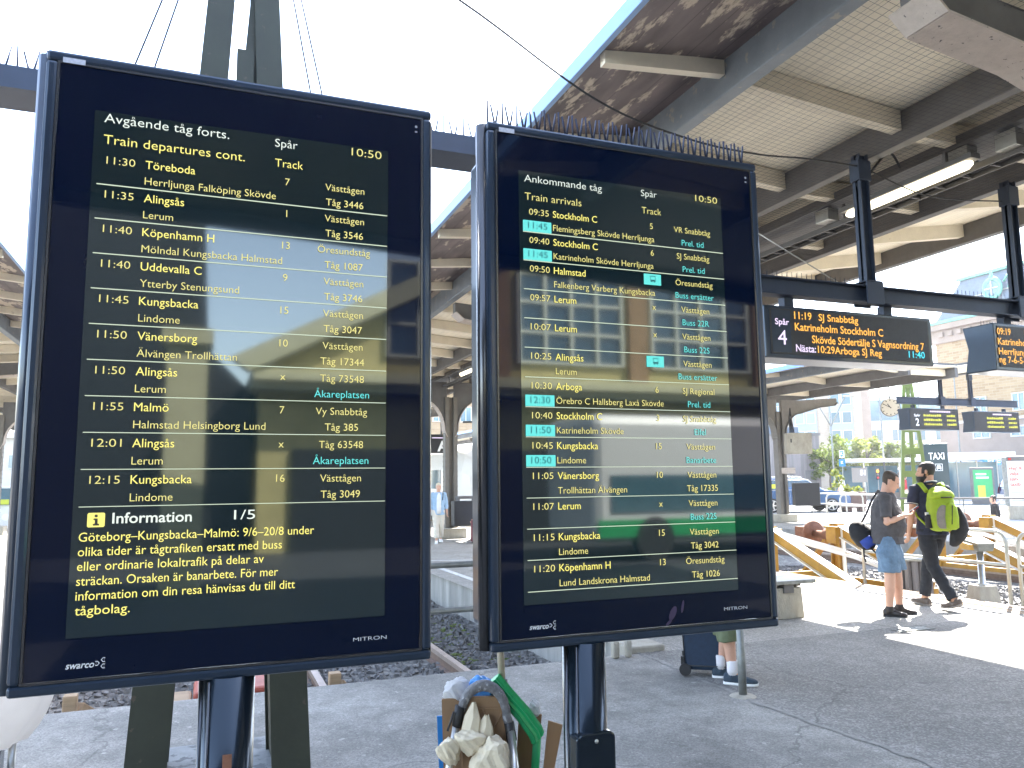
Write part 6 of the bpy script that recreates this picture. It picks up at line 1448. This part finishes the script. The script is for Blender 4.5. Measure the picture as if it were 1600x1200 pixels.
simple('side_glass', 'win_glass', t, lambda b: b.box(-1.23, -1.201, .5, 8.5, 1.3, 2.5))
for y in (1.8, 6.8): simple('wheel', 'tyre', t, lambda b: b.tube([(-1.22, y, .48), (-1.0, y, .48)], .48, 20))

# ------------------------------------------------------------------ buildings
def window(parent, x, z0, w, h, y=0.0, bars=0, src={}):
    k = (w, h, bars)
    if k not in src:
        b = MB(); f = min(.12, w * .08)
        b.box(-w / 2, -w / 2 + f, -.1, 0.02, 0, h); b.box(w / 2 - f, w / 2, -.1, .02, 0, h); b.box(-w / 2 + f, w / 2 - f, -.1, .02, 0, f); b.box(-w / 2 + f, w / 2 - f, -.1, .02, h - f, h)
        for i in range(bars): xx = -w / 2 + w * (i + 1) / (bars + 1); b.box(xx - .04, xx + .04, -.09, .01, f, h - f)
        fo = b.build('window', 'pale_stone' if bars < 5 else 'window_bar'); pb = MB(); pb.box(-w / 2 + f, w / 2 - f, -.05, -.01, f, h - f); po = pb.build('pane', 'win_glass', fo); src[k] = fo
    else: fo = copy_tree(src[k])
    fo.parent = parent; fo.location = (x, y, z0); return fo
t = thing('office_building', 'pale stone office block with a glazed top storey behind the street trees', 'office building', (99.5, 103.0, 0), -.58)
simple('wall', 'pale_stone', t, lambda b: b.box(0, 34, 0, 20, 0, 10.3)); simple('glazed_storey', 'win_glass', t, lambda b: b.box(.6, 33, .5, 19, 10.9, 14.4), .05)
simple('roof', 'shelter_roof', t, lambda b: b.box(-.2, 34, -.2, 20, 14.4, 14.9)); simple('cornice', 'pale_stone', t, lambda b: b.box(-.2, 34.2, -.25, 20, 10.3, 10.9))
for k in range(12): simple('mullion', 'beam_dark', t, lambda b: b.box(.6 + k * 2.7, .72 + k * 2.7, .40, .49, 10.9, 14.4))
for fl in range(3):
    for k in range(9): window(t, 1.9 + k * 3.3, .9 + fl * 3.3, 1.9, 2.0, 0, 1)
simple('side_wall', 'tan_facade', t, lambda b: b.box(-9, -.001, .6, 20, 0, 10.3)); 
for fl in range(3):
    for k in range(2): window(t, -6.6 + k * 3.9, .9 + fl * 3.3, 1.2, 2.0, .6)
simple('side_glass', 'win_glass', t, lambda b: b.box(-8.4, .5, 1.1, 18, 10.4, 14.3), .05)
t = thing('hotel_building', 'beige brick hotel with blue grey window bays behind the far column', 'hotel', (70.5, 90.0, 0), -.62)
simple('wall', 'beige_facade', t, lambda b: b.box(0, 14.5, 0, 16, 0, 14.2)); simple('roof', 'shelter_roof', t, lambda b: b.box(-.2, 14.7, -.2, 16.2, 14.2, 14.6))
for k in range(3):
    x = 2.6 + k * 4.6
    simple('bay', 'bay_blue', t, lambda b: b.box(x - 1.5, x + 1.5, -.25, -.001, 1.0, 13.4))
    for fl in range(5):
        for s in (-.72, .72): window(t, x + s, 1.4 + fl * 2.5, 1.25, 1.6, -.25)
simple('return_wall', 'base_stone', t, lambda b: b.box(14.5, 15.6, .2, 16, 0, 13.9))
t = thing('timber_building', 'low windowless building in silvered timber cladding left of the far column', 'timber building', (38.6, 48.2, 0), -.5)
simple('wall', 'wood_grey', t, lambda b: b.box(-4, 4.2, 0, 8, 0, 4.75)); simple('roof_edge', 'beam_dark', t, lambda b: b.box(-4.1, 4.3, -.1, 8.1, 4.75, 4.95)); simple('door', 'beam_dark', t, lambda b: (b.box(2.0, 2.2, -.06, -.001, 0, 2.3), b.box(3.1, 3.9, -.06, -.001, 0, 2.2)))
simple('rooftop_plant', 'slate', t, lambda b: (b.box(.5, 1.2, 1, 3, 4.95, 5.6), b.box(1.5, 3.0, 1, 3, 4.95, 5.5)), .03)
b = MB(); random.seed(3); leaves(b, [((-.6, 2, 5.5), .6), ((.1, 2, 5.6), .5)], 140, .12); b.build('roof_plants', 'leaf_lime', t, fix=False)

# large brick post building with a mansard roof; its facade runs along the tracks at x = 60
t = thing('post_building', 'large yellow brown brick building with a slate mansard roof and a copper round window', 'brick building', (60, 0, 0))
simple('wall', 'post_brick', t, lambda b: b.box(0, 26, -30, 50.6, 6.3, 13.2)); simple('base', 'base_stone', t, lambda b: b.box(-.15, 26, -30, 50.7, 0, 6.1))
simple('string_course', 'pale_stone', t, lambda b: b.box(-.35, 26, -30, 50.9, 6.1, 6.3))
simple('cornice', 'base_stone', t, lambda b: (b.box(-.3, 26, -30, 50.9, 13.2, 14.3), b.box(-.7, 26, -30, 51.2, 14.3, 14.8), [b.box(-.55, -.301, -28 + k * .9, -27.6 + k * .9, 13.7, 14.1) for k in range(87)]))
simple('gutter', 'copper', t, lambda b: b.box(-.85, 26, -30, 51.3, 14.81, 15.05))
simple('mansard_roof', 'slate', t, lambda b: b.hexa([(-.2, -30, 15.06), (26, -30, 15.06), (26, 50.3, 15.06), (-.2, 50.3, 15.06), (1.2, -30, 18.6), (26, -30, 18.6), (26, 48.6, 18.6), (1.2, 48.6, 18.6)]))
simple('roof_rib', 'pale_stone', t, lambda b: b.box(.40, .5, -30, 49.6, 16.75, 16.83)); simple('roof_edge', 'copper', t, lambda b: b.box(.95, 1.4, -30, 48.9, 18.6, 18.85))
oc = simple('round_window', 'copper', t, lambda b: (b.tube([(.1, 44.9 + .72 * math.cos(a), 17.0 + .8 * math.sin(a)) for a in [2 * PI * k / 28 for k in range(29)]], .17, 8), b.tube([(.1, 44.9, 17.9), (.1, 44.9, 18.1), (.1, 44.9, 18.6)], [.2, .14, .03], 8), b.tube([(.3, 44.0, 17.4), (.2, 43.6, 17.8), (.2, 43.2, 17.5), (.25, 43.6, 16.8)], .11, 8)))
simple('pane', 'win_glass', oc, lambda b: b.tube([(.0, 44.9, 17.0), (.12, 44.9, 17.0)], .6, 24)); simple('glazing_bar', 'pale_stone', oc, lambda b: (b.box(-.06, -.01, 44.85, 44.95, 16.4, 17.6), b.box(-.06, -.01, 44.3, 45.5, 16.95, 17.05)))
simple('chimney', 'base_stone', t, lambda b: (b.box(3, 4.2, 40.2, 41.6, 18.6, 21), b.box(3.3, 3.9, 40.6, 41.2, 21, 22)))
for k in range(10):
    y = 46.7 - k * 3.3
    w_ = window(t, 0, 6.75, 1.1, 1.45, 0, 1); w_.rotation_euler.z = -PI / 2; w_.location = (-.001, y, 6.75)
    w_ = window(t, 0, 10.2, 1.1, 1.9, 0, 1); w_.rotation_euler.z = -PI / 2; w_.location = (-.001, y, 10.2)
    w_ = window(t, 0, 4.6, 1.6, .9, 0, 1); w_.rotation_euler.z = -PI / 2; w_.location = (-.151, y, 4.7)
# buildings glimpsed far down the tracks
t = thing('brick_building', 'yellow brick building far down the tracks in the gap between the boards', 'brick building', (17, 96, 0))
simple('wall', 'post_brick', t, lambda b: b.box(-6, 26, 0, 12, 0, 13)); simple('roof', 'slate', t, lambda b: b.box(-6.3, 26.3, -.3, 12, 13, 13.6))
for fl in range(3):
    for k in range(8): window(t, -4 + k * 3.6, 2 + fl * 3.6, 1.6, 2.0, 0, 1)
t = thing('pale_building', 'pale low building with a bright roof beyond the grey van', 'building', (-24, 100, 0))
simple('wall', 'pale_stone', t, lambda b: b.box(-16, 12, 0, 12, 0, 7)); simple('roof', 'shelter_roof', t, lambda b: b.box(-17, 13, -1, 12, 7, 7.6))
for k in range(7): window(t, -13 + k * 3.6, 3.6, 1.8, 1.6, 0, 1)

# ------------------------------------------------------------------ behind the camera: what the board glass mirrors
t = thing('concourse_canopy', 'dark flat hall roof mirrored in the glass of both boards', 'roof', (0, -4.3, 5.55), .06); t.rotation_euler = (0, .07, .06)
simple('deck', 'black', t, lambda b: b.box(-9, 12, -2.6, 1.9, 0, .3)); simple('edge', 'beam_navy', t, lambda b: b.box(-9, 12, -2.72, -2.601, -.22, .34))
t = thing('station_building', 'yellow plastered station hall with barred windows mirrored in both boards', 'station building', (0, -15, 0))
simple('wall', 'station_plaster', t, lambda b: (b.prism([(1.2, -10, 4.45), (8.2, -10, 8.05), (8.2, -10, 8.6), (34, -10, 8.6), (34, -10, 4.4), (1.2, -10, 4.4)], (0, 0, 0), (0, 10, 0)), b.box(1.2, 34, -10, -.3, 0, 3.9)))
simple('cornice', 'station_trim', t, lambda b: (b.box(1.0, 34.2, -10, .35, 3.9, 4.4), b.box(1.0, 34.2, -.1, .6, 4.1, 4.25), b.box(8.3, 34.2, -10, .3, 8.6, 9.2)))
def gable(b):
    b.prism([(.9, .001, 4.30), (8.2, .001, 8.05), (8.2, .001, 8.6), (.5, .001, 4.62)], (0, 0, 0), (0, .5, 0))
simple('raking_cornice', 'station_trim', t, gable)
for x in (7.3, 11.6, 16.0, 20.4): simple('pier', 'station_brick', t, lambda b: b.box(x - .3, x + .3, .0, .18, 4.41, 8.0))
simple('pilaster', 'station_trim', t, lambda b: b.box(-.62, -.0, 5.4, 6.0, 0, 3.95)); simple('pilaster_cap', 'station_trim', t, lambda b: b.box(-.70, .08, 5.3, 6.1, 3.951, 4.2))
def bigwin(x, w):
    b = MB()
    n = max(2, int(w / .75))
    for i in range(n + 1): xx = x - w / 2 + w * i / n; b.box(xx - .04, xx + .04, .02, .12, 4.85, 7.4)
    for z_ in (4.85, 5.7, 6.55, 7.35): b.box(x - w / 2, x + w / 2, .021, .10, z_, z_ + .07)
    wo_ = b.build('window', 'window_bar', t); simple('pane', 'car_glass', wo_, lambda b: b.box(x - w / 2, x + w / 2, .001, .02, 4.85, 7.4))
for x, w in ((9.5, 3.2), (13.8, 3.4), (18.2, 3.4), (5.5, 2.4), (22.5, 3)): bigwin(x, w)
simple('hall_roof', 'slate', t, lambda b: b.hexa([(8.5, -10, 9.21), (35, -10, 9.21), (35, .3, 9.21), (8.5, .3, 9.21), (11, -10, 13), (33, -10, 13), (33, -6, 13), (11, -6, 13)]))
simple('entrance', 'black', t, lambda b: b.box(2, 33, -.29, -.2, 0, 2.5))  # black sheet stands in for the shaded interior
simple('dark_mass', 'black', t, lambda b: b.prism([(-14, -9, 0), (1.1, -9, 0), (1.1, -9, 3.9), (0, -9, 5.0), (-.2, -9, 9.0), (-14, -9, 9.4)], (0, 0, 0), (0, 8, 0)))  # added dark mass, shaped to blacken this part of the mirrored view
t = thing('tour_bus', 'white coach with a green stripe mirrored in the arrivals board', 'coach', (11.5, -9.5, 0), 0)
simple('body', 'train_white', t, lambda b: b.box(-4.2, 3.4, -2.4, 0, .4, 3.0), .2); simple('side_glass', 'win_glass', t, lambda b: b.box(-3.8, 3.0, .001, .03, 1.0, 1.75)); simple('stripe', 'poster_green', t, lambda b: b.box(-4.1, 3.3, .001, .02, .5, .85))
for x in (-2.8, 2.2): simple('wheel', 'tyre', t, lambda b: b.tube([(x, -.2, .45), (x, .03, .45)], .45, 18))

# ------------------------------------------------------------------ lens glare, imitated by an added closed box of even haze
hz = MB(); hz.box(-190, 210, -120, 240, -1.8, 27); hz = hz.build('glare_haze', 'asphalt')
hm = D.materials.new('glare_haze'); hm.use_nodes = True; hm.node_tree.nodes.clear()
hv = hm.node_tree.nodes.new('ShaderNodeVolumePrincipled'); ho = hm.node_tree.nodes.new('ShaderNodeOutputMaterial')
hv.inputs['Color'].default_value = (0.95, 0.96, 1, 1); hv.inputs['Density'].default_value = 0.0005; hv.inputs['Anisotropy'].default_value = 0.4
hm.node_tree.links.new(hv.outputs[0], ho.inputs['Volume']); hz.data.materials[0] = hm; kind(hz, 'stuff')

# wire loops etc. are done; tidy: every top-level object that is setting carries its kind
for o in D.objects:
    if o.parent is None and o.type == 'MESH' and 'label' not in o and 'kind' not in o: o['kind'] = 'structure'
